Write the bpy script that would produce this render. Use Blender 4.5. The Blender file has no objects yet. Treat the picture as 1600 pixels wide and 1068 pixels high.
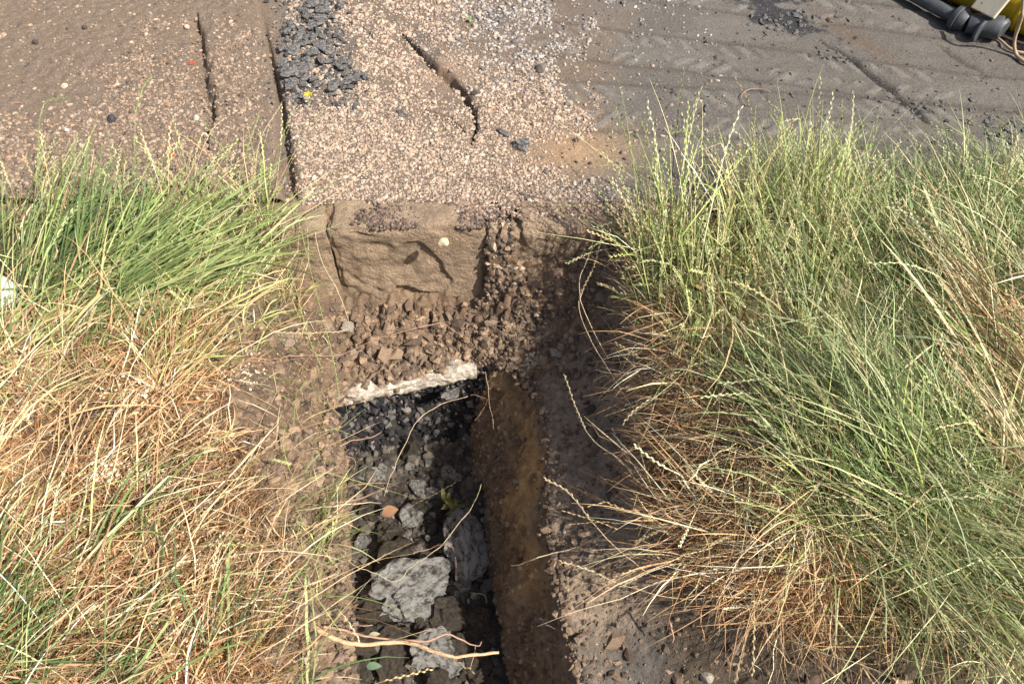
import bpy, bmesh, math, random
import numpy as np
from mathutils import Vector, Matrix
random.seed(7)
RG = np.random.RandomState(11)
SC = bpy.context.scene
COL = SC.collection
R = math.radians

# ------------------------------------------------------------------ camera
CAM_H, PITCH, FPX = 1.6, 55.0, 1160.0
cd = bpy.data.cameras.new('camera'); cam = bpy.data.objects.new('camera', cd); COL.objects.link(cam)
cam.location = (0, 0, CAM_H); cam.rotation_euler = (R(90 - PITCH), 0, 0)
cd.sensor_width = 36.0; cd.lens = 36.0 * FPX / 1600.0; cd.clip_start = .02; cd.clip_end = 600
SC.camera = cam
# ------------------------------------------------------------------ light
SUN_EL, SUN_AZ = 47.5, -31.0          # azimuth measured from +x towards +y (negative: towards the camera side)
w = bpy.data.worlds.new('World'); SC.world = w; w.use_nodes = True
nt = w.node_tree; bg = nt.nodes['Background']
sky = nt.nodes.new('ShaderNodeTexSky'); sky.sky_type = 'NISHITA'; sky.sun_disc = False
sky.sun_elevation = R(SUN_EL); sky.sun_rotation = R(90 - SUN_AZ); sky.air_density = 1.0; sky.dust_density = 4.0
nt.links.new(sky.outputs[0], bg.inputs[0]); bg.inputs[1].default_value = .092
sd = bpy.data.lights.new('sun', 'SUN'); sun = bpy.data.objects.new('sun', sd); COL.objects.link(sun)
sd.energy = 5.0; sd.angle = R(.55); sd.color = (1, .945, .85)
SV = Vector((math.cos(R(SUN_EL)) * math.cos(R(SUN_AZ)), math.cos(R(SUN_EL)) * math.sin(R(SUN_AZ)), math.sin(R(SUN_EL))))
sun.rotation_euler = SV.to_track_quat('Z', 'Y').to_euler(); sun.location = SV * 12
SC.view_settings.view_transform = 'Standard'; SC.view_settings.look = 'None'
SC.view_settings.gamma = 1; SC.view_settings.use_curve_mapping = False
SC.view_settings.exposure = .72

# ------------------------------------------------------------------ maths helpers
SP, CP = math.sin(R(PITCH)), math.cos(R(PITCH))
def P(px, py, z=0.0):
    """point of the place seen at photo pixel (px, py) and lying at height z -> x, y, z"""
    px = np.asarray(px, float); py = np.asarray(py, float); z = np.asarray(z, float)
    u = (px - 800) / FPX; v = -(py - 534) / FPX
    dy = CP + v * SP; dz = -SP + v * CP
    t = (z - CAM_H) / dz
    return np.stack([u * t, dy * t, z + 0 * t], -1)
def pix(p):
    p = np.asarray(p, float); d = (CAM_H - p[..., 2]) * SP + p[..., 1] * CP
    v = (p[..., 1] * SP - (CAM_H - p[..., 2]) * CP)
    return 800 + FPX * p[..., 0] / d, 534 - FPX * v / d
def V(px, py, z=0.0): return Vector(P(px, py, z).tolist())

def _hash(*c):
    h = np.zeros(np.broadcast(*c).shape, np.uint32)
    for k, m in zip(c, (374761393, 668265263, 2147483647 ^ 0x5bd1e995, 1274126177)):
        h = (h ^ (k.astype(np.int64).astype(np.uint32) * np.uint32(m))) * np.uint32(2654435761)
        h ^= h >> np.uint32(15)
    h = h * np.uint32(2246822519); h ^= h >> np.uint32(13)
    return h.astype(np.float64) / 4294967296.0
def vnoise(p):
    p = np.asarray(p, float); i = np.floor(p).astype(np.int64); f = p - i; f = f * f * (3 - 2 * f)
    D = p.shape[-1]; out = 0
    for c in range(2 ** D):
        wgt = 1; idx = []
        for d in range(D):
            b = (c >> d) & 1; idx.append(i[..., d] + b); wgt = wgt * (f[..., d] if b else 1 - f[..., d])
        out = out + wgt * _hash(*idx)
    return out * 2 - 1
def fbm(p, sc, octv=4, seed=0, gain=.5):
    p = np.asarray(p, float) / sc + seed * 17.31; a = 1; s = 0; t = 0
    for o in range(octv):
        s = s + a * vnoise(p); t += a; a *= gain; p = p * 2.03 + 5.1
    return s / t
def worley(p, sc, seed=0, jit=.95):
    p = np.asarray(p, float)[..., :2] / sc + seed * 31.7; i = np.floor(p).astype(np.int64)
    f1 = np.full(p.shape[:-1], 9.); idv = np.zeros(p.shape[:-1])
    for dx in (-1, 0, 1):
        for dy in (-1, 0, 1):
            a = i[..., 0] + dx; b = i[..., 1] + dy
            hx = _hash(a, b); hy = _hash(b + 77, a - 13); hv = _hash(a + 5, b + 91)
            d = (a + .5 + (hx - .5) * jit - p[..., 0]) ** 2 + (b + .5 + (hy - .5) * jit - p[..., 1]) ** 2
            m = d < f1; idv = np.where(m, hv, idv); f1 = np.where(m, d, f1)
    return np.sqrt(f1), idv
def sstep(a, b, x):
    t = np.clip((x - a) / (b - a), 0, 1); return t * t * (3 - 2 * t)
def inpoly(x, y, poly):
    ins = np.zeros(np.shape(x), bool); n = len(poly)
    for k in range(n):
        x0, y0 = poly[k][:2]; x1, y1 = poly[(k + 1) % n][:2]
        c = ((y0 > y) != (y1 > y)); t = (y - y0) / (y1 - y0 + 1e-12)
        ins ^= c & (x < x0 + t * (x1 - x0))
    return ins
def segdist(x, y, pts):
    """distance to a polyline and the running length of the nearest point (0..1)"""
    best = np.full(np.shape(x), 1e9); par = np.zeros(np.shape(x)); n = len(pts) - 1
    for k in range(n):
        ax, ay = pts[k][:2]; bx, by = pts[k + 1][:2]; L = (bx - ax) ** 2 + (by - ay) ** 2
        t = np.clip(((x - ax) * (bx - ax) + (y - ay) * (by - ay)) / L, 0, 1)
        d = np.hypot(x - ax - t * (bx - ax), y - ay - t * (by - ay)); m = d < best
        best = np.where(m, d, best); par = np.where(m, (k + t) / n, par)
    return best, par

# ------------------------------------------------------------------ mesh helpers
def mesh_np(name, verts, faces, mat, parent=None, colors=None, smooth=True):
    me = bpy.data.meshes.new(name); nf = len(faces); k = faces.shape[1]
    me.vertices.add(len(verts)); me.vertices.foreach_set('co', np.ascontiguousarray(verts, np.float32).ravel())
    me.loops.add(nf * k); me.loops.foreach_set('vertex_index', np.ascontiguousarray(faces, np.int32).ravel())
    me.polygons.add(nf); me.polygons.foreach_set('loop_start', np.arange(0, nf * k, k, dtype=np.int32))
    me.polygons.foreach_set('use_smooth', np.full(nf, smooth))
    me.update(calc_edges=True)
    if colors is not None:
        a = me.color_attributes.new('Col', 'FLOAT_COLOR', 'POINT')
        c = np.ones((len(verts), 4), np.float32); c[:, :3] = colors
        a.data.foreach_set('color', c.ravel())
    me.materials.append(mat)
    o = bpy.data.objects.new(name, me); COL.objects.link(o); o.parent = parent
    return o
def tag(o, label=None, cat=None, group=None, kind=None):
    if label: o['label'] = label
    if cat: o['category'] = cat
    if group: o['group'] = group
    if kind: o['kind'] = kind
    return o
def empty(name, loc=(0, 0, 0), **k):
    o = bpy.data.objects.new(name, None); COL.objects.link(o); o.location = loc; o.empty_display_size = .05
    return tag(o, **k)
def grid_faces(nx, ny):
    i = np.arange(nx - 1)[None, :] + np.arange(ny - 1)[:, None] * nx
    return np.stack([i, i + 1, i + nx + 1, i + nx], -1).reshape(-1, 4)

# ------------------------------------------------------------------ materials
def lin(r, g, b):
    f = lambda c: ((c / 255 + .055) / 1.055) ** 2.4 if c > 10 else c / 3294
    return (f(r), f(g), f(b))
def mat(name, color=None, rough=.9, attr=False, vary=.25, nscale=60, bump=.0, bscale=200, spec=.25, transl=0, speck=None, metallic=0, bdist=.004):
    m = bpy.data.materials.new(name); m.use_nodes = True; t = m.node_tree; n = t.nodes; l = t.links
    b = n['Principled BSDF']; b.inputs['Roughness'].default_value = rough
    b.inputs['Specular IOR Level'].default_value = spec; b.inputs['Metallic'].default_value = metallic
    tc = n.new('ShaderNodeTexCoord')
    no = n.new('ShaderNodeTexNoise'); no.inputs['Scale'].default_value = nscale; no.inputs['Detail'].default_value = 6; no.inputs['Roughness'].default_value = .65
    l.new(tc.outputs['Object'], no.inputs['Vector'])
    if attr:
        a = n.new('ShaderNodeAttribute'); a.attribute_name = 'Col'; src = a.outputs['Color']
    else:
        a = n.new('ShaderNodeRGB'); a.outputs[0].default_value = (*color, 1); src = a.outputs[0]
    mr = n.new('ShaderNodeMapRange'); mr.inputs['From Min'].default_value = .25; mr.inputs['From Max'].default_value = .75
    mr.inputs['To Min'].default_value = 1 - vary; mr.inputs['To Max'].default_value = 1 + vary
    l.new(no.outputs['Fac'], mr.inputs['Value'])
    mx = n.new('ShaderNodeVectorMath'); mx.operation = 'SCALE'; l.new(src, mx.inputs[0]); l.new(mr.outputs[0], mx.inputs['Scale'])
    out = mx.outputs[0]
    if speck:                                   # small grains of another colour: (colour, scale, share)
        vo = n.new('ShaderNodeTexVoronoi'); vo.inputs['Scale'].default_value = speck[1]; l.new(tc.outputs['Object'], vo.inputs['Vector'])
        sp = n.new('ShaderNodeSeparateColor'); l.new(vo.outputs['Color'], sp.inputs[0])
        cr = n.new('ShaderNodeMath'); cr.operation = 'GREATER_THAN'; cr.inputs[1].default_value = 1 - speck[2]; l.new(sp.outputs[0], cr.inputs[0])
        d = n.new('ShaderNodeMath'); d.operation = 'LESS_THAN'; d.inputs[1].default_value = .38; l.new(vo.outputs['Distance'], d.inputs[0])
        mm = n.new('ShaderNodeMath'); mm.operation = 'MULTIPLY'; l.new(cr.outputs[0], mm.inputs[0]); l.new(d.outputs[0], mm.inputs[1])
        mi = n.new('ShaderNodeMix'); mi.data_type = 'RGBA'; l.new(mm.outputs[0], mi.inputs['Factor']); l.new(out, mi.inputs['A']); mi.inputs['B'].default_value = (*speck[0], 1)
        out = mi.outputs['Result']
    l.new(out, b.inputs['Base Color'])
    if bump:
        nb = n.new('ShaderNodeTexNoise'); nb.inputs['Scale'].default_value = bscale; nb.inputs['Detail'].default_value = 5; nb.inputs['Roughness'].default_value = .7
        l.new(tc.outputs['Object'], nb.inputs['Vector'])
        bu = n.new('ShaderNodeBump'); bu.inputs['Strength'].default_value = bump; bu.inputs['Distance'].default_value = bdist
        l.new(nb.outputs['Fac'], bu.inputs['Height']); l.new(bu.outputs[0], b.inputs['Normal'])
    if transl:
        tr = n.new('ShaderNodeBsdfTranslucent'); l.new(out, tr.inputs['Color'])
        ms = n.new('ShaderNodeMixShader'); ms.inputs[0].default_value = transl
        l.new(b.outputs[0], ms.inputs[1]); l.new(tr.outputs[0], ms.inputs[2]); l.new(ms.outputs[0], n['Material Output'].inputs[0])
    return m
M = dict(
    road=mat('road_surface', attr=True, vary=.4, nscale=120, bump=1.0, bscale=170, bdist=.007, speck=((.19, .17, .15), 200, .12)),
    soil=mat('soil', attr=True, vary=.35, nscale=70, bump=1.0, bscale=110, bdist=.010),
    clay=mat('clay_wall', attr=True, vary=.4, nscale=30, bump=1.0, bscale=110, bdist=.008),
    peb=mat('pebbles', attr=True, vary=.15, nscale=300, rough=.85),
    clod=mat('soil_clods', attr=True, vary=.3, nscale=150, bump=.7, bscale=300),
    sand=mat('sandstone', color=(.30, .20, .13), vary=.5, nscale=24, bump=1.0, bscale=120, bdist=.018),
    conc=mat('pale_concrete', color=(.62, .56, .48), vary=.3, nscale=90, bump=1.0, bscale=160, bdist=.008, speck=((.3, .25, .2), 120, .25)),
    rub=mat('concrete_rubble', color=(.60, .585, .56), vary=.85, nscale=4.5, bump=1.0, bscale=26, bdist=.09, speck=((.06, .055, .05), 22, .35)),
    darkstone=mat('dirty_stone', color=(.13, .105, .08), vary=.8, nscale=5, bump=1.0, bscale=24, bdist=.07),
    tar=mat('asphalt_lump', color=(.11, .108, .108), rough=.75, vary=.8, nscale=5, bump=1.0, bscale=20, spec=.5),
    grass=mat('grass_blades', attr=True, vary=.12, nscale=40, rough=.55, spec=.3, transl=.12),
    leafm=mat('leaf', attr=True, vary=.2, nscale=40, rough=.6, transl=.25),
    root=mat('root', color=(.50, .33, .20), vary=.3, nscale=80, bump=.6, bscale=250),
    rootpink=mat('root_fine', color=(.36, .22, .16), vary=.3, nscale=80),
    straw=mat('straw_stalk', color=(.50, .40, .25), vary=.25, nscale=60, transl=.1),
    gstalk=mat('green_stalk', color=(.27, .33, .12), vary=.3, nscale=60, transl=.15),
    steel=mat('black_steel', color=(.055, .06, .066), rough=.5, vary=.5, nscale=30, spec=.5, bump=.3, bscale=150),
    board=mat('cream_board', color=(.52, .47, .36), rough=.8, vary=.18, nscale=30, speck=((.2, .18, .15), 70, .1)),
    yel=mat('yellow_paint', color=(.45, .31, .015), rough=.5, vary=.3, nscale=14, bump=.3, bscale=90),
    cable=mat('brown_cable', color=(.34, .25, .17), rough=.7),
    rubber=mat('white_rubber', color=(.60, .59, .55), rough=.6, vary=.06, nscale=50),
    canvas=mat('dark_canvas', color=(.025, .027, .035), rough=.9, vary=.3, nscale=300, bump=.5, bscale=600),
    red=mat('red_plastic', color=(.45, .06, .02), rough=.6),
)

def dirty(m, clean, dirt, sc, lo=.44, hi=.56):
    t = m.node_tree; n = t.nodes; l = t.links; tc = n.new('ShaderNodeTexCoord'); no = n.new('ShaderNodeTexNoise'); no.inputs['Scale'].default_value = sc; no.inputs['Detail'].default_value = 9; no.inputs['Roughness'].default_value = .72
    l.new(tc.outputs['Object'], no.inputs['Vector']); mr = n.new('ShaderNodeMapRange'); mr.inputs['From Min'].default_value = lo; mr.inputs['From Max'].default_value = hi; l.new(no.outputs['Fac'], mr.inputs['Value'])
    mi = n.new('ShaderNodeMix'); mi.data_type = 'RGBA'; l.new(mr.outputs[0], mi.inputs['Factor']); mi.inputs['A'].default_value = (*dirt, 1); mi.inputs['B'].default_value = (*clean, 1)
    l.new(mi.outputs['Result'], n['Principled BSDF'].inputs['Base Color'])
dirty(M['rub'], (.66, .64, .60), (.12, .10, .08), 3.2, .40, .53); dirty(M['tar'], (.22, .205, .19), (.05, .05, .052), 2.5)
dirty(M['conc'], (.66, .60, .51), (.26, .19, .13), 22, .40, .56); dirty(M['sand'], (.43, .315, .215), (.26, .19, .13), 26, .36, .62)
# ------------------------------------------------------------------ trench outline (pixel, pixel, height)
LIP = [(585, 1290, -.24), (548, 1068, -.26), (541, 950, -.28), (530, 800, -.32), (524, 700, -.37), (519, 622, -.42),
       (600, 603, -.43), (680, 586, -.43), (742, 568, -.41), (800, 580, -.37), (842, 630, -.33), (852, 700, -.30), (850, 800, -.28),
       (864, 900, -.27), (888, 1000, -.29), (905, 1068, -.31), (930, 1290, -.31)]
FLO = [(600, 1290, -.66), (560, 1068, -.70), (558, 950, -.72), (548, 800, -.75), (545, 740, -.77), (548, 716, -.78),
       (600, 708, -.78), (680, 700, -.78), (728, 694, -.78), (733, 700, -.78), (740, 730, -.77), (747, 770, -.76), (755, 830, -.75),
       (768, 920, -.73), (782, 1000, -.71), (795, 1068, -.70), (830, 1290, -.66)]
LIPW = np.array([P(*p) for p in LIP]); FLOW = np.array([P(*p) for p in FLO])
LIPW = np.vstack([[LIPW[0, 0] - .02, -.9, -.24], LIPW, [LIPW[-1, 0] + .02, -.9, -.31]])
FLOW = np.vstack([[FLOW[0, 0] - .0, -.9, -.66], FLOW, [FLOW[-1, 0] + .0, -.9, -.66]])
POLY = LIPW[:, :2]

# ------------------------------------------------------------------ verge heights: thin plate through measured points
CT = [(-500, 360, 0), (-500, 800, 0), (-500, 1300, 0), (200, 1500, 0), (0, 400, .0), (0, 700, .0), (0, 1068, 0), (200, 400, -.02), (200, 700, -.01),
      (200, 1068, -.02), (350, 450, -.05), (340, 560, -.04), (350, 700, -.03), (370, 850, -.02), (350, 1000, -.03), (100, 345, -.03), (300, 345, -.05), (430, 350, -.09), (400, 440, -.12),
      (430, 520, -.16), (440, 620, -.20), (450, 720, -.16), (450, 850, -.12), (450, 1000, -.11), (475, 440, -.22), (500, 520, -.33), (505, 640, -.39), (505, 800, -.27), (512, 950, -.22), (505, 1060, -.20),
      (540, 1290, -.2), (400, 1290, -.05),
      (540, 475, -.31), (640, 475, -.32), (740, 470, -.31), (560, 560, -.395), (640, 552, -.40), (740, 545, -.385),
      (780, 425, -.20), (805, 415, -.165), (900, 396, -.11), (850, 440, -.2), (860, 500, -.27), (800, 540, -.34), (870, 570, -.32), (940, 470, -.14), (930, 400, -.08), (960, 540, -.16),
      (890, 640, -.30), (880, 750, -.28), (885, 880, -.26), (925, 1040, -.30), (960, 640, -.2), (960, 760, -.19), (970, 880, -.22), (1000, 960, -.28), (1020, 1060, -.36), (1130, 1060, -.36), (1280, 1068, -.33), (1050, 1290, -.4), (1300, 1290, -.36),
      (1000, 460, -.03), (1010, 600, -.08), (1060, 750, -.06), (1110, 870, -.08), (1160, 950, -.16), (1080, 480, .04), (1180, 600, .08), (1200, 760, .06), (1260, 860, .03), (1400, 600, .08), (1600, 450, .05), (1600, 800, .05), (1600, 1000, -.02),
      (1400, 930, -.02), (1420, 1040, -.16), (1600, 1080, -.1), (1700, 1290, -.2), (2200, 500, .05), (2200, 1000, 0), (990, 335, -.04), (1200, 320, -.01), (1600, 320, -.01), (2200, 320, 0)]
CTW = np.array([P(*p) for p in CT] + LIPW[1:-1].tolist())
EXTRA = np.array([[-3, 0, 0], [-3, 1.5, 0], [3, 0, 0], [3, 1.5, 0], [-2, -1, 0], [2, -1, 0], [-.9, -.8, 0], [.9, -.8, -.1], [LIPW[0, 0] - .05, -.7, -.2], [LIPW[-1, 0] + .05, -.7, -.3]])
CTW = np.vstack([CTW, EXTRA])
def _tps(r2): return .5 * r2 * np.log(r2 + 1e-9)
_n = len(CTW); _K = _tps(((CTW[:, None, :2] - CTW[None, :, :2]) ** 2).sum(-1)) + np.eye(_n) * 3e-4
_Pm = np.hstack([np.ones((_n, 1)), CTW[:, :2]]); _A = np.block([[_K, _Pm], [_Pm.T, np.zeros((3, 3))]])
_W = np.linalg.solve(_A, np.concatenate([CTW[:, 2], np.zeros(3)]))
def verge_base(x, y):
    s = _W[_n] + _W[_n + 1] * x + _W[_n + 2] * y
    for k in range(_n): s = s + _W[k] * _tps((x - CTW[k, 0]) ** 2 + (y - CTW[k, 1]) ** 2)
    return np.clip(s, -.5, .16)
KY0, KY1 = 1.52, 1.668           # kerb: front face and back edge

# ---- verge grid
gx = np.concatenate([np.linspace(-3.2, -1.35, 60, endpoint=False), np.arange(-1.3, 1.45, .0064), np.linspace(1.5, 3.2, 60)])
gy = np.concatenate([np.linspace(-1.0, .18, 60, endpoint=False), np.arange(.2, KY1 + .02, .0062)])
VX, VY = np.meshgrid(gx, gy); XY = np.stack([VX, VY], -1)
VB = verge_base(VX, VY)
w1, i1 = worley(XY, .028, 1); w2, i2 = worley(XY, .013, 2); w3, i3 = worley(XY, .06, 3)
crumb = fbm(XY, .12, 2, 5)
rough = 1.5 + .7 * sstep(-.1, .5, crumb)
nearlip, _ = segdist(VX, VY, LIPW[1:-1])
shelf = sstep(.08, .12, VX) * sstep(1.35, 1.2, VY)
amp = rough * (1 - .45 * shelf)
under = sstep(KY0 + .024, KY0 + .07, VY); VB = VB * (1 - under) + under * -.028
JF_ = 0
zone = np.exp(-((VX + .25) / .42) ** 4) * sstep(1.1, 1.25, VY)
amp = amp * (1 + .9 * zone) * (1 - .35 * sstep(1.45, 1.50, VY))
jf = sstep(-.085, -.07, VX) * sstep(.025, .01, VX) * sstep(KY0 - .05, KY0 + .005, VY)
VB = VB * (1 - jf) + jf * (-.035 - .06 * sstep(KY0 + .03, KY0 - .05, VY))
VH = VB + .020 * fbm(XY, .16, 4, 1) + amp * (.013 * (.5 - w1) * (.5 + i1) + .006 * (.5 - w2) + .014 * (.5 - w3) * i3) + .004 * fbm(XY, .012, 3, 2)
VH -= .022 * np.exp(-(nearlip / .010) ** 2)
VH = np.where(VY > KY0 + .06, np.minimum(VH, -.012), VH)
# terrain lookup for everything that rests on it
from bisect import bisect
def vh(x, y):
    x = np.clip(x, gx[0], gx[-1] - 1e-4); y = np.clip(y, gy[0], gy[-1] - 1e-4)
    i = np.clip(np.searchsorted(gx, x, 'right') - 1, 0, len(gx) - 2); j = np.clip(np.searchsorted(gy, y, 'right') - 1, 0, len(gy) - 2)
    fx = (x - gx[i]) / (gx[i + 1] - gx[i]); fy = (y - gy[j]) / (gy[j + 1] - gy[j])
    return (VH[j, i] * (1 - fx) + VH[j, i + 1] * fx) * (1 - fy) + (VH[j + 1, i] * (1 - fx) + VH[j + 1, i + 1] * fx) * fy
def mixc(a, b, t): return a * (1 - t[..., None]) + np.asarray(b) * t[..., None]
PX, PY = pix(np.stack([VX, VY, VH], -1))
c = np.ones(VX.shape + (3,)) * np.array([.20, .135, .088])
c = mixc(c, (.12, .083, .058), sstep(-.1, .4, fbm(XY, .09, 3, 8)))
c = mixc(c, (.29, .205, .135), sstep(.1, .5, fbm(XY, .07, 3, 9)) * .8)
c = mixc(c, (.31, .235, .165), shelf * .85)                                   # shelf soil, painted paler to lift it out of the bank's shade
c = mixc(c, (.36, .32, .27), sstep(.05, .3, fbm(XY, .03, 3, 14)) * sstep(.16, .0, np.hypot(VX - .09, (VY - 1.30))) * .9)
c = mixc(c, (.075, .07, .066), sstep(-.9, -.2, -np.hypot((PX - 1100) / 420, (PY - 1055) / 190)) * .95)  # dark grey clay, spread wider as painted shade over the lower shelf
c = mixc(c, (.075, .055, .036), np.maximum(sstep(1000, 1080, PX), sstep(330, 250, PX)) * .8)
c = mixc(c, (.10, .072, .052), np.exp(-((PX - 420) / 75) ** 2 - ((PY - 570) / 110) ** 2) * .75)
c = c * (.85 + .3 * i2[..., None])
F = grid_faces(len(gx), len(gy)); ctr = np.stack([VX.ravel(), VY.ravel()], -1)[F].mean(1)
F = F[~inpoly(ctr[:, 0], ctr[:, 1], POLY)]
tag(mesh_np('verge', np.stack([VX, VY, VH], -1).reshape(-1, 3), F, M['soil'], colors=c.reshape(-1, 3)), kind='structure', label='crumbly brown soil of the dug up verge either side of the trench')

# ---- trench walls (ribbon from lip to floor) and floor
def resample(pts, n):
    # same parameter per breakpoint so that lip and floor stay matched
    k = np.linspace(0, len(pts) - 1, n); i = np.minimum(k.astype(int), len(pts) - 2); f = (k - i)[:, None]
    return pts[i] * (1 - f) + pts[i + 1] * f
NS, NM = 620, 84
cen = POLY.mean(0)
lipr = resample(LIPW, NS); flor = resample(FLOW, NS)
tang = np.gradient(lipr[:, :2], axis=0); nrm = np.stack([-tang[:, 1], tang[:, 0]], -1); nrm /= np.linalg.norm(nrm, axis=1)[:, None] + 1e-9
nrm = np.array([np.convolve(np.pad(nrm[:, d], 12, 'edge'), np.ones(25) / 25, 'valid') for d in range(2)]).T   # points outwards
if ((lipr[NS // 4, :2] + nrm[NS // 4] * .05 - cen) ** 2).sum() < ((lipr[NS // 4, :2] - cen) ** 2).sum(): nrm = -nrm
tt = np.linspace(0, 1, NM)[:, None, None]
top = lipr.copy(); top[:, :2] += nrm * .014; top[:, 2] = np.array(vh(top[:, 0], top[:, 1])) - .012
Wv = top[None] * (1 - tt) + flor[None] * tt
Wv[..., 2] -= (1 - tt[..., 0]) * 0
prof = np.sin(tt[..., 0] * math.pi)
seg = np.linspace(0, 1, NS) * (len(LIPW) - 1)
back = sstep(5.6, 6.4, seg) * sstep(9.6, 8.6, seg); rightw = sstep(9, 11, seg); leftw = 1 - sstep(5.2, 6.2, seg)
Wv[..., :2] += nrm[None] * (prof * (.045 * back + .012 * leftw - .018 * rightw)[None])[..., None]
rt_ = rightw[None] * np.sin(tt[..., 0] * math.pi) ** .5
d = rt_ * (.020 * np.round(3 * fbm(Wv * np.array([1, 1, .6]), .12, 3, 43)) / 3 + .014 * fbm(Wv * np.array([1, 1, .35]), .03, 3, 44)) + .024 * fbm(Wv, .10, 4, 3) + .012 * fbm(Wv, .03, 3, 4) + .009 * np.abs(fbm(Wv * np.array([1, 1, .4]), .05, 3, 6)) + .009 * fbm(Wv, .014, 3, 41)
Wv[..., :2] += nrm[None] * (d * (.3 + .7 * np.minimum(1, tt[..., 0] * 6)))[..., None]
wc = np.ones(Wv.shape) * np.array([.24, .17, .11])
och = sstep(-.25, .25, fbm(Wv, .14, 4, 21)) * (rightw[None] * sstep(.75, .2, tt[..., 0]) * sstep(17, 12, seg)[None])
wc = mixc(wc, (.50, .32, .14), och)
wc = mixc(wc, (.13, .09, .058), sstep(.0, .5, fbm(Wv, .05, 3, 22)) * .7)
wc = mixc(wc, (.018, .018, .019), np.broadcast_to(back[None], och.shape) * .95)  # tar-black fill, darkened further to paint in shade under the concrete lip
wc = mixc(wc, (.27, .21, .155), rightw[None] * sstep(.22, .0, tt[..., 0] + .12 * fbm(Wv, .06, 3, 45)) * .8)
wc = mixc(wc, (.20, .15, .11), leftw[None] * sstep(.25, .0, tt[..., 0]))
tag(mesh_np('trench_wall', Wv.reshape(-1, 3), grid_faces(NS, NM), M['clay'], colors=wc.reshape(-1, 3)), kind='structure', label='steep brown clay wall of the narrow trench')
fx = np.arange(-.95, .35, .0065); fy = np.concatenate([np.linspace(-1, .2, 30, endpoint=False), np.arange(.2, 1.6, .0065)])
FX, FY = np.meshgrid(fx, fy); FXY = np.stack([FX, FY], -1)
a1, b1 = worley(FXY, .05, 6); a2, b2 = worley(FXY, .02, 7)
def floor_base(x, y): return -.66 - .10 * np.clip((y - .1) / 1.0, 0, 1.1)
FH = floor_base(FX, FY) + .025 * fbm(FXY, .15, 4, 31) + .03 * (.5 - a1) * b1 + .010 * (.5 - a2)
fc = np.ones(FX.shape + (3,)) * np.array([.06, .05, .042]); fc = mixc(fc, (.11, .095, .08), sstep(.0, .5, fbm(FXY, .05, 3, 32)) * .7) * (.7 + .6 * b2[..., None])
tag(mesh_np('trench_floor', np.stack([FX, FY, FH], -1).reshape(-1, 3), grid_faces(len(fx), len(fy)), M['soil'], colors=fc.reshape(-1, 3)), kind='structure', label='dark soil floor of the trench')
def fh(x, y):
    i = np.clip(np.searchsorted(fx, x) - 1, 0, len(fx) - 2); j = np.clip(np.searchsorted(fy, y) - 1, 0, len(fy) - 2); return FH[j, i]

# ------------------------------------------------------------------ road
rx = np.concatenate([np.linspace(-6, -2.1, 30, endpoint=False), np.arange(-2.1, 2.1, .0073), np.linspace(2.1, 6, 30)])
ry = np.concatenate([np.arange(KY1 - .028, 2.86, .0068), np.linspace(2.87, 7, 50)])
RX, RY = np.meshgrid(rx, ry); RXY = np.stack([RX, RY], -1); QX, QY = pix(np.stack([RX, RY, 0 * RX], -1))
def W2(pts): return [P(a, b, 0)[:2] for a, b in pts]
slab_edge = W2([(392, -60), (400, 0), (418, 90), (430, 150), (437, 210), (446, 300), (449, 330)])
EX = np.interp(RY, [p[1] for p in slab_edge[::-1]], [p[0] for p in slab_edge[::-1]])
left = RX < EX
RH = .006 * fbm(RXY, .5, 3, 51) + .0022 * fbm(RXY, .03, 4, 52)
RH = np.where(left, RH + .012, RH - .012 * sstep(.75, .0, RX - EX) * (1 - .0))
gap = np.exp(-((RX - EX - .010) / (.008 + .009 * sstep(2.3, 1.9, RY))) ** 2) * sstep(2.75, 2.2, RY)
RH -= .045 * gap
def crack(pts, wid, dep, seed):
    global RH
    dd, t = segdist(RX + .012 * fbm(RXY, .05, 3, seed), RY + .012 * fbm(RXY, .05, 3, seed + 1), W2(pts))
    ww = wid * (.55 + .8 * np.abs(fbm(RXY, .07, 2, seed + 2))) * np.minimum(1, 2.6 * np.minimum(t, 1 - t) + .12)
    k = np.exp(-(dd / ww) ** 2); RH = RH - dep * k; return k
RH += .006 * fbm(RXY, .02, 3, 53) * left
ck1 = crack([(306, 25), (312, 60), (314, 92), (318, 130), (330, 180), (322, 245)], .026, .045, 60)
ck2 = crack([(630, 55), (636, 62), (668, 92), (700, 118), (722, 140), (738, 165), (742, 200), (735, 225)], .015, .05, 70)
crack([(700, 118), (660, 150), (600, 160)], .005, .012, 74); crack([(318, 130), (350, 150), (365, 190)], .006, .012, 76)
crack([(1100, 80), (1180, 130), (1210, 180)], .005, .008, 78)
ck3 = crack([(655, 165), (685, 180), (705, 185), (722, 200), (730, 214)], .007, .022, 80)
groove = crack([(1280, 62), (1320, 85), (1370, 125), (1420, 165), (1462, 200)], .016, .014, 90)
gr2 = crack([(1460, 65), (1500, 95), (1545, 118)], .014, .006, 95)
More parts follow.
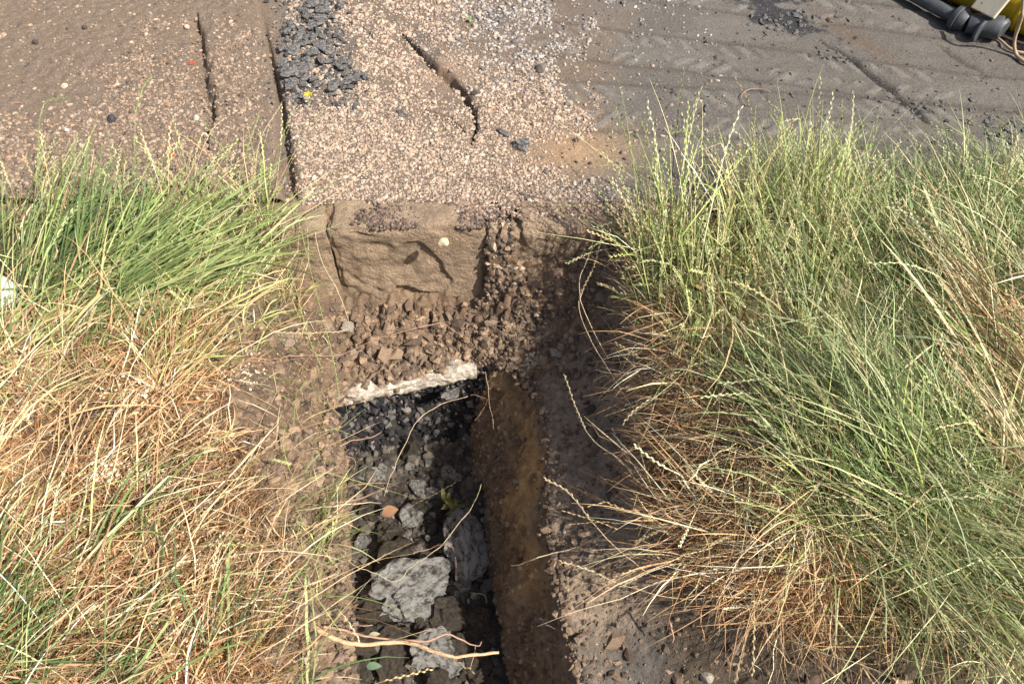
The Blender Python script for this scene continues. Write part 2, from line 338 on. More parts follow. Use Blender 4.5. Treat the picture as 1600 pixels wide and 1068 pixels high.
# tyre tread prints: two tracks of slanting bars
def track(p0, p1, half, pitch, hgt, seed):
    a = P(*p0, 0)[:2]; b = P(*p1, 0)[:2]; L = np.linalg.norm(b - a); dx, dy = (b - a) / L
    u = (RX - a[0]) * dx + (RY - a[1]) * dy; v = -(RX - a[0]) * dy + (RY - a[1]) * dx
    v = v + .02 * fbm(RXY, .4, 2, seed)
    bar = np.abs(((u + .9 * np.abs(v)) / pitch) % 1 - .5) * 2
    bar = sstep(.35, .6, bar) * sstep(half, half * .85, np.abs(v)) * sstep(.015, .03, np.abs(v)) * sstep(-.2, .25, fbm(RXY, .11, 4, seed + 1)) * sstep(-.1, .1, u) * sstep(L + .1, L - .1, u)
    edge = np.exp(-((np.abs(v) - half) / .012) ** 2) * sstep(-.1, .1, u)
    return bar, edge, hgt
TR = [track((830, 55), (1600, 150), .10, .075, .0045, 100), track((880, 160), (1600, 205), .12, .07, .004, 104), track((980, -20), (1650, 60), .09, .08, .004, 108)]
for b_, e_, h_ in TR: RH += h_ * b_ - .003 * e_
# colour zones (real dust, tar and grit lying on the road)
grey = np.array([.120, .108, .095]); brown = np.array([.18, .135, .10]); pink = np.array([.27, .205, .16])
zb = sstep(980, 840, QX + .25 * (QY - 150) + 60 * fbm(RXY, .2, 3, 111))
rc = mixc(np.ones(RX.shape + (3,)) * grey, brown, zb)
rc = mixc(rc, (.16, .122, .095), zb * (QX > 440) * .75)
rc = mixc(rc, (.15, .137, .12), sstep(-.1, .5, fbm(RXY * np.array([.5, 1.6]), .12, 4, 112)) * (1 - zb) * .7)
rc = mixc(rc, (.32, .215, .13), np.exp(-((QX - 900) / 90) ** 2 - ((QY - 235) / 40) ** 2))
rc = mixc(rc, (.33, .23, .16), np.exp(-((QX - 690) / 50) ** 2 - ((QY - 110) / 30) ** 2) * .8)
for b_, e_, h_ in TR: rc = mixc(rc, (.19, .175, .155), b_ * .7); rc = mixc(rc, (.06, .053, .047), e_ * .5)
rc = mixc(rc, (.025, .022, .02), np.clip(groove * 1.2, 0, 1) * .85); rc = mixc(rc, (.04, .036, .033), np.clip(gr2, 0, 1) * .6)
rc = mixc(rc, (.13, .085, .055), np.exp(-((QX - 1340) / 70) ** 2 - ((QY - 60 - (QX - 1340) * .6) / 12) ** 2) * .6)
tarz = sstep(.05, .3, fbm(RXY, .06, 4, 115) + .55 * np.exp(-((QX - 1225) / 70) ** 2 - ((QY - 25 - (QX - 1225) * .25) / 26) ** 2) * 2 - .5)
tarz = np.maximum(tarz, sstep(.1, .35, fbm(RXY, .05, 4, 116) + np.exp(-((QX - 1210) / 60) ** 2 - ((QY + 2) / 12) ** 2) - .5))
rc = mixc(rc, (.025, .026, .032), tarz * .9)
rc = mixc(rc, (.12, .12, .12), np.exp(-((QX - 500) / 60) ** 2 - ((QY - 80) / 90) ** 2) * .5)
rc = mixc(rc, (.085, .083, .08), sstep(.0, .4, fbm(RXY, .1, 3, 118)) * sstep(600, 700, QX) * sstep(960, 800, QX) * sstep(190, 60, QY) * .8)
tag(mesh_np('road', np.stack([RX, RY, RH], -1).reshape(-1, 3), grid_faces(len(rx), len(ry)), M['road'], colors=rc.reshape(-1, 3)), kind='structure', label='worn dusty asphalt road surface with cracks and tyre prints')
def rh(x, y):
    i = np.clip(np.searchsorted(rx, x) - 1, 0, len(rx) - 2); j = np.clip(np.searchsorted(ry, y) - 1, 0, len(ry) - 2); return RH[j, i]
# far ground, a frame of flat sheets round the modelled place
def ring(name, x0, x1, y0, y1, z, far, m, lab):
    xs = [-far, x0, x1, far]; ys = [-far, y0, y1, far]
    v = np.array([[x, y, z] for y in ys for x in xs], float); f = grid_faces(4, 4); f = np.delete(f, 4, 0)
    return tag(mesh_np(name, v, f, m, smooth=False), kind='structure', label=lab)
m_far = mat('far_ground', color=(.09, .10, .045), vary=.4, nscale=.6)
ring('ground', -3.15, 3.15, -.95, 6.9, -.03, 250, m_far, 'rough grassy ground stretching away beyond the road')

# ------------------------------------------------------------------ lumpy solids
def rock_mesh(name, seed, sub=3, rough=.28, cuts=5, flat=1.0, m=None):
    rr = random.Random(seed); bm = bmesh.new(); bmesh.ops.create_icosphere(bm, subdivisions=sub, radius=1)
    co = np.array([v.co[:] for v in bm.verts])
    for _ in range(cuts):
        n = np.array([rr.gauss(0, 1) for _ in range(3)]); n /= np.linalg.norm(n); dcut = rr.uniform(.5, .8)
        s = co @ n - dcut; co = co - np.where(s > 0, s * .9, 0)[:, None] * n
    nn = co / np.linalg.norm(co, axis=1)[:, None]
    co = co + nn * (rough * fbm(co, .8, 4, seed))[:, None] + nn * (rough * .42 * fbm(co, .22, 3, seed + 3))[:, None]
    co[:, 2] *= flat
    for v, p in zip(bm.verts, co): v.co = p
    for f in bm.faces: f.smooth = sub > 3
    me = bpy.data.meshes.new(name); bm.to_mesh(me); bm.free(); me.materials.append(m); return me
def place_mesh(name, me, loc, size, rz=0, tilt=0, **k):
    o = bpy.data.objects.new(name, me); COL.objects.link(o); o.location = loc; o.scale = size; o.rotation_euler = (tilt, tilt * .4, rz)
    return tag(o, **k)
def slab_solid(name, x0, x1, y0, y1, z0, z1, seg, m, disp, seed, warp=None, parent=None):
    """box cut into small quads (about seg across), edges worn, surface broken by noise"""
    bm = bmesh.new(); n = [max(2, int((b - a) / seg)) for a, b in ((x0, x1), (y0, y1), (z0, z1))]
    V_, F_ = [], []; base = 0
    def face(o, u, v, nu, nv):
        nonlocal base
        a, b = np.meshgrid(np.linspace(0, 1, nu + 1), np.linspace(0, 1, nv + 1))
        V_.append(np.array(o) + a[..., None] * np.array(u) + b[..., None] * np.array(v)); F_.append(grid_faces(nu + 1, nv + 1) + base); base += (nu + 1) * (nv + 1)
    X, Y, Z = x1 - x0, y1 - y0, z1 - z0
    face((x0, y0, z0), (X, 0, 0), (0, 0, Z), n[0], n[2]); face((x0, y1, z0), (0, -Y, 0), (0, 0, Z), n[1], n[2])
    face((x1, y0, z0), (0, Y, 0), (0, 0, Z), n[1], n[2]); face((x1, y1, z0), (-X, 0, 0), (0, 0, Z), n[0], n[2])
    face((x0, y0, z1), (X, 0, 0), (0, Y, 0), n[0], n[1]); face((x0, y1, z0), (X, 0, 0), (0, -Y, 0), n[0], n[1])
    v = np.vstack([a.reshape(-1, 3) for a in V_]); f = np.vstack(F_)
    v, f = weld(v, f)
    v = disp(v, seed); 
    if warp: v = warp(v)
    bm.free(); return mesh_np(name, v, f, m, parent=parent)
def weld(v, f):
    key = np.round(v * 20000).astype(np.int64); _, idx, inv = np.unique(key, axis=0, return_index=True, return_inverse=True)
    return v[idx], inv.reshape(-1)[f]

# ------------------------------------------------------------------ kerb stones
def PYf(px, py, y=KY0):
    u = (px - 800) / FPX; v = -(py - 534) / FPX; t = y / (CP + v * SP); return (u * t, CAM_H + t * (-SP + v * CP))
FLK = [PYf(*a) for a in [(530, 366), (580, 374), (628, 386), (655, 384), (690, 415), (706, 440), (690, 462), (640, 446), (600, 470), (540, 480), (480, 480), (480, 366)]]
LED = [PYf(*a) for a in [(620, 446), (680, 458), (780, 474), (780, 520), (480, 520), (560, 478), (600, 470)]]
def kerb(name, x0, x1, z0, z1, seed, label, strata=1.0):
    cx, cz = (x0 + x1) / 2, (z0 + z1) / 2
    def disp(v, s):
        hx, hz, hy = (x1 - x0) / 2, (z1 - z0) / 2, (KY1 - KY0) / 2
        ax, ay, az = (v[:, 0] - cx) / hx, (v[:, 1] - (KY0 + KY1) / 2) / hy, (v[:, 2] - cz) / hz
        # round off the arrises
        r = .024 + .045 * np.abs(fbm(v, .10, 3, s)); q = np.stack([np.clip((np.abs(a) * h - (h - r)) / r, 0, 1) for a, h in ((ax, hx), (ay, hy), (az, hz))], -1)
        cnt = q.sum(-1); l2 = np.linalg.norm(q, axis=-1); k = np.where(cnt > 1, (l2 - np.maximum(1, q.max(-1))), 0) * r * 1.3
        dirv = q * np.sign(np.stack([ax, ay, az], -1)); dirv /= np.linalg.norm(dirv, axis=1)[:, None] + 1e-9
        v = v - dirv * k[:, None]
        fr = sstep(.0, 1, (KY0 + .03 - v[:, 1]) / .03)                     # front face
        flake = fbm(v * np.array([1, 1, 1.8]) + .1 * v[:, [2, 0, 1]], .14, 3, s + 2)
        st = np.round(flake * 6) / 6                                       # split along bedding: steps
        dd = .036 * st * strata + .013 * fbm(v, .05, 4, s + 3) + .003 * fbm(v * np.array([1, 1, 2.5]), .012, 3, s + 4)
        if seed == 3:
            wx = v[:, 0] + .012 * fbm(v, .06, 3, 501); wz = v[:, 2] + .010 * fbm(v, .05, 3, 502)
            def soft(poly, wd):
                d_, _t = segdist(wx, wz, poly + poly[:1]); return sstep(-wd, wd, np.where(inpoly(wx, wz, poly), d_, -d_))
            A_ = soft(FLK, .006)[:, None][:, 0]; B_ = soft(LED, .005)
            dd = A_ * (-.005 + .018 * fbm(v, .09, 3, 503) + .007 * fbm(v, .025, 3, 504)) + (1 - A_) * (.005 * fbm(v, .1, 2, 505) + .0035 * fbm(v * np.array([.5, 1, 2.2]), .009, 3, 506)) + B_ * -.020
            dd = dd + .012 * sstep(.035, .0, np.abs(v[:, 2] + .02)) * fbm(v, .05, 2, 507)
        v[:, 1] -= fr * (dd + .02 * sstep(.2, -.9, (v[:, 2] - cz) / hz) - .01)
        tp = sstep(0, 1, (v[:, 2] - z1 + .02) / .02)
        v[:, 2] += tp * (.014 * fbm(v, .09, 4, s + 5) + .002 * fbm(v, .012, 2, s + 6))
        v[:, 0] += .006 * fbm(v, .06, 3, s + 7)
        return v
    return tag(slab_solid(name, x0, x1, KY0, KY1, z0, z1, .0055 if seed < 50 else .011, M['sand'], disp, seed), label=label, cat='kerb stone', group='stone kerbs along the edge of the road')
kerb('kerb_stone', -.555, -.072, -.36, -.004, 3, 'longest exposed sandstone kerb directly above the trench, its front face split and flaking')
kerb('kerb_stone', .012, .60, -.30, -.004, 23, 'sandstone kerb right of the rubble joint, only its left end clear of soil', .5)
kerb('kerb_stone', -1.10, -.558, -.34, -.01, 43, 'brown kerb stone left of the trench, its right end bare and the rest under grass', .5)
kerb('kerb_stone', -1.68, -1.12, -.3, -.012, 63, 'far left kerb stone lying under the green grass', .5)
kerb('kerb_stone', .62, 1.2, -.3, -.012, 83, 'kerb stone hidden under the bright sunlit tall grass', .5)
kerb('kerb_stone', 1.22, 1.9, -.3, -.012, 93, 'far right kerb stone under the blue green grass', .5)

# ------------------------------------------------------------------ concrete bed under the kerb (white broken edge)
LB = np.array([P(519, 620, -.42), P(560, 612, -.42), P(600, 603, -.42), P(650, 592, -.42), P(690, 583, -.415), P(715, 574, -.40), P(742, 574, -.405)])
def cdisp(v, s):
    yf = np.interp(v[:, 0], LB[:, 0], LB[:, 1]); v = v.copy(); f = (v[:, 1] - 1.2) / .3
    v[:, 1] = yf - .012 + f * .22
    v[:, 2] += np.interp(v[:, 0], LB[:, 0], LB[:, 2] + .42) - .05 * np.clip(f, 0, 1)
    e = sstep(.25, 0, f)
    w_, i_ = worley(v[:, [0, 2]] + v[:, [1, 0]] * .7, .016, 9)
    v[:, 1] -= e * (.012 * fbm(v, .03, 3, 5) + .008 * (.5 - w_) + .012 * fbm(v, .1, 2, 6)); v[:, 2] += .009 * fbm(v, .03, 3, 7) + .005 * (.5 - w_)
    return v
tag(slab_solid('concrete_bed', LB[0, 0] - .004, LB[-1, 0] + .005, 1.2, 1.5, -.470, -.416, .005, M['conc'], cdisp, 1), label='pale broken concrete edge of the kerb bed overhanging the dark pit', cat='concrete bed')

# ------------------------------------------------------------------ scattered grains (each a small faceted stone), joined as stuff
bmi = bmesh.new(); bmesh.ops.create_icosphere(bmi, subdivisions=1, radius=1)
ICO = np.array([v.co[:] for v in bmi.verts]); ICF = np.array([[v.index for v in f.verts] for f in bmi.faces]); bmi.free()
# subdivisions=1 is the 12 corner solid of 20 faces
OCT = np.array([(1, 0, 0), (0, 1, 0), (-1, 0, 0), (0, -1, 0), (0, 0, 1), (0, 0, -1.)]); OCF = np.array([(0, 1, 4), (1, 2, 4), (2, 3, 4), (3, 0, 4), (1, 0, 5), (2, 1, 5), (3, 2, 5), (0, 3, 5)])
def grains(name, pos, size, cols, m, label=None, parent=None, **kw):
    sm = size < .0042; parts_ = [grain_np(pos[k_], size[k_], cols[k_], g_, **kw) for k_, g_ in ((sm, (OCT * 1.12, OCF)), (~sm, (ICO, ICF))) if k_.any()]
    o_ = 0; V_, F_, C_ = [], [], []
    for v_, f_, c_ in parts_: V_.append(v_); F_.append(f_ + o_); C_.append(c_); o_ += len(v_)
    return tag(mesh_np(name, np.vstack(V_), np.vstack(F_), m, colors=np.vstack(C_), smooth=False, parent=parent), label=label, kind='stuff')
def grain_np(pos, size, cols, geo, sink=.25, flat=(.45, .9), jag=.28):
    ICO, ICF = geo; n = len(pos); nv = len(ICO)
    sc = size[:, None] * np.stack([RG.uniform(.75, 1.3, n), RG.uniform(.6, 1.0, n), RG.uniform(*flat, n)], -1)
    v = ICO[None] * (1 + RG.uniform(-jag, jag, (n, nv, 1))) * sc[:, None]
    a = RG.uniform(0, 6.283, n); ca, sa = np.cos(a)[:, None], np.sin(a)[:, None]
    t = RG.normal(0, .35, n); ct, st = np.cos(t)[:, None], np.sin(t)[:, None]
    y = v[..., 1] * ct - v[..., 2] * st; z = v[..., 1] * st + v[..., 2] * ct; x = v[..., 0]
    x, y = x * ca - y * sa, x * sa + y * ca
    v = np.stack([x, y, z], -1) + pos[:, None]; v[..., 2] += (sc[:, 2] * (1 - 2 * sink))[:, None] * .6
    f = ICF[None] + (np.arange(n) * nv)[:, None, None]
    c_ = np.repeat(cols, nv, 0)
    return v.reshape(-1, 3), f.reshape(-1, 3), c_
PAL_P = np.array([(.44, .35, .28), (.36, .275, .21), (.48, .40, .33), (.29, .215, .165), (.25, .195, .16), (.40, .28, .20), (.17, .14, .12), (.46, .41, .35), (.15, .125, .11), (.33, .27, .22), (.36, .28, .22), (.40, .32, .25)])
PAL_G = np.array([(.20, .18, .17), (.28, .26, .24), (.12, .11, .11), (.36, .32, .28), (.24, .2, .17)])
def pick(pal, n, w=None):
    c_ = pal[RG.choice(len(pal), n, p=w)]; return c_ * RG.uniform(.8, 1.2, (n, 1))
def road_pts(n, dens, x0=-2.1, x1=2.1):
    x = RG.uniform(x0, x1, n * 4); y = RG.uniform(KY1 - .03, 2.84, n * 4); q = pix(np.stack([x, y, 0 * x], -1))
    k = RG.rand(n * 4) < dens(q[0], q[1], x, y); x, y = x[k][:n], y[k][:n]
    return np.stack([x, y, rh(x, y)], -1)
def dens_main(px, py, x, y):
    n_ = fbm(np.stack([x, y], -1), .12, 3, 201)
    d = sstep(955, 850, px + .35 * (150 - py) * (py < 150) + 170 * n_) * (px > 446)
    d *= 1 - .93 * np.exp(-((px - 700) / 45) ** 2 - ((py - 150) / 42) ** 2) * sstep(-.3, .3, n_ + .2)
    d *= 1 - .95 * np.exp(-((px - 880) / 80) ** 2 - ((py - 235) / 32) ** 2)
    d *= 1 - .9 * np.exp(-((px - 690) / 40) ** 2 - ((py - 105) / 22) ** 2)
    d *= .55 + .45 * sstep(60, 130, py)
    d *= 1 - .75 * sstep(-.12, -.4, fbm(np.stack([x, y], -1), .07, 3, 221)) * sstep(210, 120, py)
    return np.clip(d, .03 * (px > 446), 1)
p_ = road_pts(27000, dens_main, -.95, .75); q = pix(p_)
sz = np.clip(RG.gamma(3.4, .00098, len(p_)), .0019, .0095) * (1 + .3 * sstep(200, 0, q[1])); cc = (pick(PAL_P, len(p_)) * .68 + np.array([.37, .295, .235]) * .32) * np.array([.98, .94, .90])
gm = sstep(640, 800, q[0]) * sstep(170, 60, q[1]); cc = np.where((RG.rand(len(p_)) < gm)[:, None], pick(PAL_G, len(p_)) * 1.1, cc)
grains('gravel', p_, sz, cc, M['peb'], sink=.4, label='loose pale pinkish gravel spread over the road above the kerb')
def dens_left(px, py, x, y):
    n_ = fbm(np.stack([x, y], -1), .15, 3, 203)
    d = (px < 430) * (.10 + .9 * sstep(-.35, .35, n_ + (py - 110) / 130 + (px - 250) / 260)) * (1 - .75 * sstep(385, 420, px))
    return np.clip(d, 0, 1)
p_ = road_pts(13500, dens_left, -2.1, -.6); grains('gravel', p_, np.clip(RG.gamma(3.2, .00115, len(p_)), .0018, .010), pick(PAL_P * np.array([.70, .65, .60]), len(p_)), M['peb'], sink=.48, label='dusty gravel pressed into the left road slab')
def dens_right(px, py, x, y):
    n_ = fbm(np.stack([x, y], -1), .1, 3, 205)
    return np.clip((px > 800) * (.07 + .9 * sstep(262, 292, py - 12 * n_ - 6)), 0, 1)
p_ = road_pts(3000, dens_right, 0, 2.1); q = pix(p_); cc = np.where((RG.rand(len(p_)) < .5)[:, None], pick(PAL_P * .8, len(p_)), pick(PAL_G, len(p_)))
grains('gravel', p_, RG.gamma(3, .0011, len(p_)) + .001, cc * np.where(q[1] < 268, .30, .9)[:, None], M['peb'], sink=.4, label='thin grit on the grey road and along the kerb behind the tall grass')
# dark crumbs on kerb top
def kerbtop(n, x0, x1, y0, y1, cols, s0, s1, z=-.006, lab=None, nm='grit'):
    x = RG.uniform(x0, x1, n); y = RG.uniform(y0, y1, n); k = fbm(np.stack([x, y], -1), .06, 3, 207) + .9 - 2.6 * np.abs((y - (y0 + y1) / 2) / (y1 - y0)) ** 2 - 9 * np.abs((x - (x0 + x1) / 2) / (x1 - x0)) ** 3 + .5 * fbm(np.stack([x, y], -1), .03, 2, 231) > RG.uniform(0, .8, n)
    x, y = x[k], y[k]; grains(nm, np.stack([x, y, np.full(len(x), z)], -1), RG.uniform(s0, s1, len(x)), pick(cols, len(x)), M['clod'], sink=.35, label=lab)
kerbtop(2600, -.50, .02, KY0 + .01, KY1 - .015, np.array([(.10, .07, .055), (.14, .10, .08), (.07, .055, .05), (.2, .15, .12)]), .0025, .0065, lab='dark crumbs of earth lying on top of the long kerb stone')
kerbtop(3600, -.22, .66, KY0 + .05, KY1 + .01, np.array([(.20, .13, .09), (.14, .10, .08), (.28, .2, .15), (.38, .3, .24)]), .003, .0075, lab='brown earth and pebbles on top of the right kerb stone')
n = 700; x = RG.uniform(-.085, .03, n); y = RG.uniform(KY0 - .05, KY1, n); grains('joint_rubble', np.stack([x, y, vh(x, y)], -1), np.clip(RG.gamma(2, .0035, n), .002, .018), pick(np.array([(.22, .15, .1), (.15, .11, .08), (.36, .28, .2), (.11, .085, .065)]), n), M['clod'], sink=.25, jag=.45, flat=(.6, 1), label='rubble and earth packed in the gap between the kerbs')
# soil clods over the banks
def verge_pts(n, dens):
    px = RG.uniform(-60, 1660, n * 5); py = RG.uniform(318, 1120, n * 5); p = P(px, py, -.1)
    for _ in range(4): p = P(px, py, vh(p[:, 0], p[:, 1]))
    ok = (RG.rand(n * 5) < dens(px, py, p)) & ~inpoly(p[:, 0], p[:, 1], POLY) & (p[:, 1] < KY0 - .005)
    p = p[ok][:n]; p[:, 2] = vh(p[:, 0], p[:, 1]); return p
CL = np.array([(.20, .14, .095), (.14, .097, .068), (.27, .19, .125), (.10, .073, .053), (.19, .14, .105)])
def dclod(px, py, p):
    n_ = fbm(p[:, :2], .08, 3, 211)
    d = sstep(300, 400, px) * sstep(1000, 900, px) * (.35 + .65 * sstep(-.3, .4, n_)) * (1 - .7 * ((px > 800) & (py > 590)))
    return np.clip(d + .05, 0, 1)
p_ = verge_pts(19000, dclod); grains('soil_crumbs', p_, np.clip(RG.gamma(1.25, .0036, len(p_)), .0016, .026), pick(CL, len(p_)), M['clod'], sink=.35, flat=(.5, 1), jag=.5, label='crumbs of brown soil lying over the dug banks')
def dshelf(px, py, p): return (px > 840) * (px < 1400) * (py > 560) * .9
p_ = verge_pts(3000, dshelf); q = pix(p_); grains('soil_crumbs', p_, np.clip(RG.gamma(1.6, .0016, len(p_)), .0015, .010), pick(CL, len(p_)) * (1 - .4 * sstep(850, 960, q[1]))[:, None], M['clod'], sink=.35, flat=(.6, 1), label='dark crumbs on the soil shelf right of the trench')  # crumbs darkened towards the bottom with the clay and its painted shade
li = RG.randint(0, NS, 4200); li = li[(li < NS * .52) | (RG.rand(4200) < .22)][:2600]; nl_ = len(li); jx = RG.normal(0, .008, (nl_, 2)); p_ = np.concatenate([lipr[li, :2] + nrm[li] * .004 + jx, np.zeros((nl_, 1))], 1); p_[:, 2] = vh(p_[:, 0] + nrm[li, 0] * .016, p_[:, 1] + nrm[li, 1] * .016) - .008
grains('lip_crumbs', p_, np.clip(RG.gamma(2.0, .0026, nl_), .002, .014), pick(CL, nl_), M['clod'], sink=.4, flat=(.6, 1), jag=.35, label='crumbs of earth along the broken lip of the trench')
def dpeb(px, py, p): return np.exp(-((px - 870) / 90) ** 2 - ((py - 500) / 110) ** 2) + .06 * (px > 420) * (px < 960)
p_ = verge_pts(520, dpeb); grains('pebbles', p_, RG.uniform(.003, .0085, len(p_)), pick(PAL_P * .8, len(p_)), M['peb'], sink=.3, label='small pale pebbles in the loose earth below the right kerb')
n = 1500; ci = RG.randint(0, 8, n); cx_ = np.array([190, 215, 235, 160, 380, 205, 290, 330])[ci] + RG.normal(0, 22, n); cy_ = np.array([745, 500, 760, 740, 590, 620, 985, 880])[ci] + RG.normal(0, 13, n)
p_ = P(cx_, cy_, .0); p_ = P(cx_, cy_, vh(p_[:, 0], p_[:, 1])); p_[:, 2] = vh(p_[:, 0], p_[:, 1]) + RG.uniform(.0, .035, n)
grains('chaff', p_, RG.uniform(.0015, .0045, n), pick(np.array([(.68, .56, .38), (.6, .46, .3), (.74, .66, .5)]), n), M['peb'], jag=.4, flat=(.2, .5), label='pale matted chaff and seed husks in the dry grass')
# pit floor and back wall stones
x = RG.uniform(-.62, -.05, 2600); y = RG.uniform(.25, 1.25, 2600); p_ = np.stack([x, y, fh(x, y)], -1)
grains('floor_crumbs', p_, np.clip(RG.gamma(2.2, .0035, 2600), .003, .028), pick(np.array([(.10, .085, .07), (.07, .06, .052), (.14, .12, .10), (.05, .045, .04), (.24, .22, .2)]), 2600, [.32, .25, .2, .18, .05]), M['clod'], sink=.25, flat=(.6, 1), label='dark crumbs and grit on the trench floor')
si = RG.randint(int(NS * 5.9 / 18), int(NS * 9.3 / 18), 1500); ti = (RG.rand(1500) ** 1.3 * (NM - 3)).astype(int)
p_ = Wv[ti, si] + np.stack([RG.normal(0, .003, 1500), np.full(1500, -.004), np.zeros(1500)], -1)
cc = pick(np.array([(.10, .09, .085), (.04, .038, .04), (.016, .016, .02), (.20, .175, .155), (.010, .010, .012)]), 1500, [.2, .2, .25, .08, .27])
grains('wall_gravel', p_, np.clip(RG.gamma(1.8, .0042, 1500), .002, .017), cc, M['peb'], sink=.5, flat=(.6, 1), jag=.4, label='grey stones set in the black fill under the concrete edge')

si = RG.randint(int(NS * 9.3 / 18), int(NS * 17 / 18), 3600); ti = (RG.rand(3600) ** .6 * (NM - 3)).astype(int)
p_ = Wv[ti, si]; cc = wc[ti, si] * RG.uniform(.6, 1.5, (3600, 1)); cc = np.where((RG.rand(3600) < .03)[:, None], pick(PAL_G * .8, 3600), cc)
grains('wall_crumbs', p_, np.clip(RG.gamma(2.0, .0018, 3600), .0015, .012), cc, M['clod'], sink=.5, flat=(.6, 1), jag=.35, label='crumbs and nodules in the clay of the right trench wall')
# ------------------------------------------------------------------ rubble in the pit
rockA = rock_mesh('rubble_block', 5, 5, .55, 5, m=M['rub']); rockB = rock_mesh('rubble_block_b', 12, 5, .5, 5, m=M['rub'])
rockC = rock_mesh('rubble_block_c', 19, 4, .25, 8, m=M['darkstone']); rockS = [rock_mesh('small_rubble', 30 + k, 2, .35, 5, m=M['rub']) for k in range(4)]
rockD = [rock_mesh('dirty_stone', 40 + k, 3, .6, 7, m=M['darkstone']) for k in range(3)]
def pit(name, me, px, py, wpx, hpx, thick, rz=0, tilt=0, up=0, **k):
    z = float(floor_base(0, .9)); p = P(px, py, z)
    for _ in range(3): z = float(fh(p[0], p[1])) + up + thick * .45; p = P(px, py, z)
    dep = (CAM_H - z) * SP + p[1] * CP; s = dep / FPX
    return place_mesh(name, me, p, (wpx * s / 2 * 1.15, hpx * s / 2 * 1.15 / .93, thick), rz, tilt, **k)
g = 'lumps of rubble on the trench floor'
pit('rubble_lump', rockA, 645, 922, 128, 78, .075, .25, .15, label='largest knobbly pale concrete lump low in the trench', cat='rubble', group=g)
pit('rubble_lump', rockB, 724, 852, 62, 98, .08, .1, -.1, label='tall pale grey rubble lump against the right trench wall', cat='rubble', group=g)
pit('rubble_lump', rockB, 682, 1022, 84, 64, .05, .2, .1, label='flat grey stone behind the long pale root', cat='rubble', group=g)
pit('rubble_lump', rockS[0], 642, 803, 36, 34, .035, .4, .2, label='small white rubble lump above the largest one', cat='rubble', group=g)
pit('rubble_lump', rockC, 615, 880, 95, 70, .06, 1.4, .2, label='dirt covered stone just above and left of the largest pale lump', cat='rubble', group=g)
pit('rubble_lump', rockS[1], 575, 925, 26, 22, .025, .4, label='small bluish white chip by the left trench wall', cat='rubble', group=g)
pit('rubble_lump', rockS[2], 565, 843, 24, 20, .022, .9, label='little white lump beside the left lip under the green blades', cat='rubble', group=g)
pit('rubble_lump', rockS[3], 724, 912, 26, 20, .02, .2, label='small grey stone just below the tall right hand lump', cat='rubble', group=g)
pit('rubble_lump', rockS[1], 585, 742, 50, 26, .02, 0, label='row of pale mortar at the foot of the back wall', cat='rubble', group=g)
pit('rubble_lump', rockS[2], 650, 760, 30, 22, .02, 1.9, label='pale crumb of mortar in the middle of the pit floor', cat='rubble', group=g)
pit('rubble_lump', rockS[0], 700, 738, 22, 26, .02, .6, label='grey lump near the back right corner of the pit', cat='rubble', group=g)
EL = ['large dark earth lump left of the flat grey stone under the root', 'dark lump against the left wall under the long root', 'earth lump between the largest pale lump and the flat stone', 'dark lump right of the flat stone, near the root tip', 'earth lump at the bottom edge right of the flat stone', 'dark lump below the bluish white chip', 'earth lump just under the left end of the largest pale lump', 'earth lump at the bottom edge below the flat stone', 'small dark lump halfway up the black back wall', 'dark lump in the bottom left corner of the trench', 'small earth lump beside the middle mortar crumb', 'earth lump just below the orange dead leaf', 'earth lump directly under the largest pale lump', 'narrow dark lump touching the right side of the flat stone', 'small dark lump above the orange dead leaf', 'dark lump at the foot of the leafy weed']
for k, (px, py, w_, h_) in enumerate([(615, 1020, 52, 70), (560, 1010, 60, 60), (700, 965, 50, 42), (735, 975, 44, 56), (745, 1050, 60, 40), (570, 960, 44, 36), (600, 985, 44, 30), (680, 1062, 40, 30), (640, 700, 30, 18), (540, 1050, 60, 44), (655, 790, 24, 18), (605, 830, 30, 26), (663, 975, 34, 24), (720, 1010, 30, 40), (580, 800, 26, 22), (690, 800, 26, 20)]):
    pit('earth_lump', rockD[k % 3], px, py, w_, h_, .03 + .01 * (k % 3), k * 1.7, .1 * (k % 4), label=EL[k], cat='earth lump', group='dark lumps of earth on the trench floor')
x_ = [(688, 855 + 0, 14), (660, 868, 9), (620, 868, 8), (648, 880, 8), (692, 935, 9), (714, 928, 9), (600, 842, 9), (630, 858, 7), (612, 898, 9), (668, 840, 8), (690, 872, 10), (704, 768, 10), (715, 745, 12), (640, 728, 12), (668, 722, 10), (598, 730, 12), (560, 775, 9), (740, 930, 8)]
CH = ['right of the largest pale lump, near its top', 'above the middle of the largest pale lump', 'above the left half of the largest pale lump', 'just touching the top of the largest pale lump', 'in the gap between the two big pale lumps', 'below the tall right hand lump', 'left of the small white lump below the dead leaf', 'under the small white lump in the middle', 'at the left shoulder of the largest pale lump', 'beside the left edge of the tall lump', 'against the lower left side of the tall lump', 'just above the leafy weed', 'near the right wall above the weed', 'at the foot of the back wall, right of centre', 'highest on the floor, against the back wall', 'at the foot of the back wall, left of centre', 'beside the left lip above the dead leaf', 'lowest on the right, by the clay wall']
for k, (px, py, s_) in enumerate(x_):
    pit('stone_chip', rockS[k % 4], px, py, s_ * 1.3, s_, s_ / 1100, k, .2, up=.012, label='small pale stone chip ' + CH[k], cat='stone chip', group='pale chips among the dark rubble')
# flake of concrete in the shade under the bed
pf = V(707, 606, -.47); place_mesh('concrete_flake', rockS[2], pf - Vector((0, .02, 0)), (.036, .02, .022), .4, .6, label='white concrete flake hanging under the right end of the bed', cat='concrete flake')

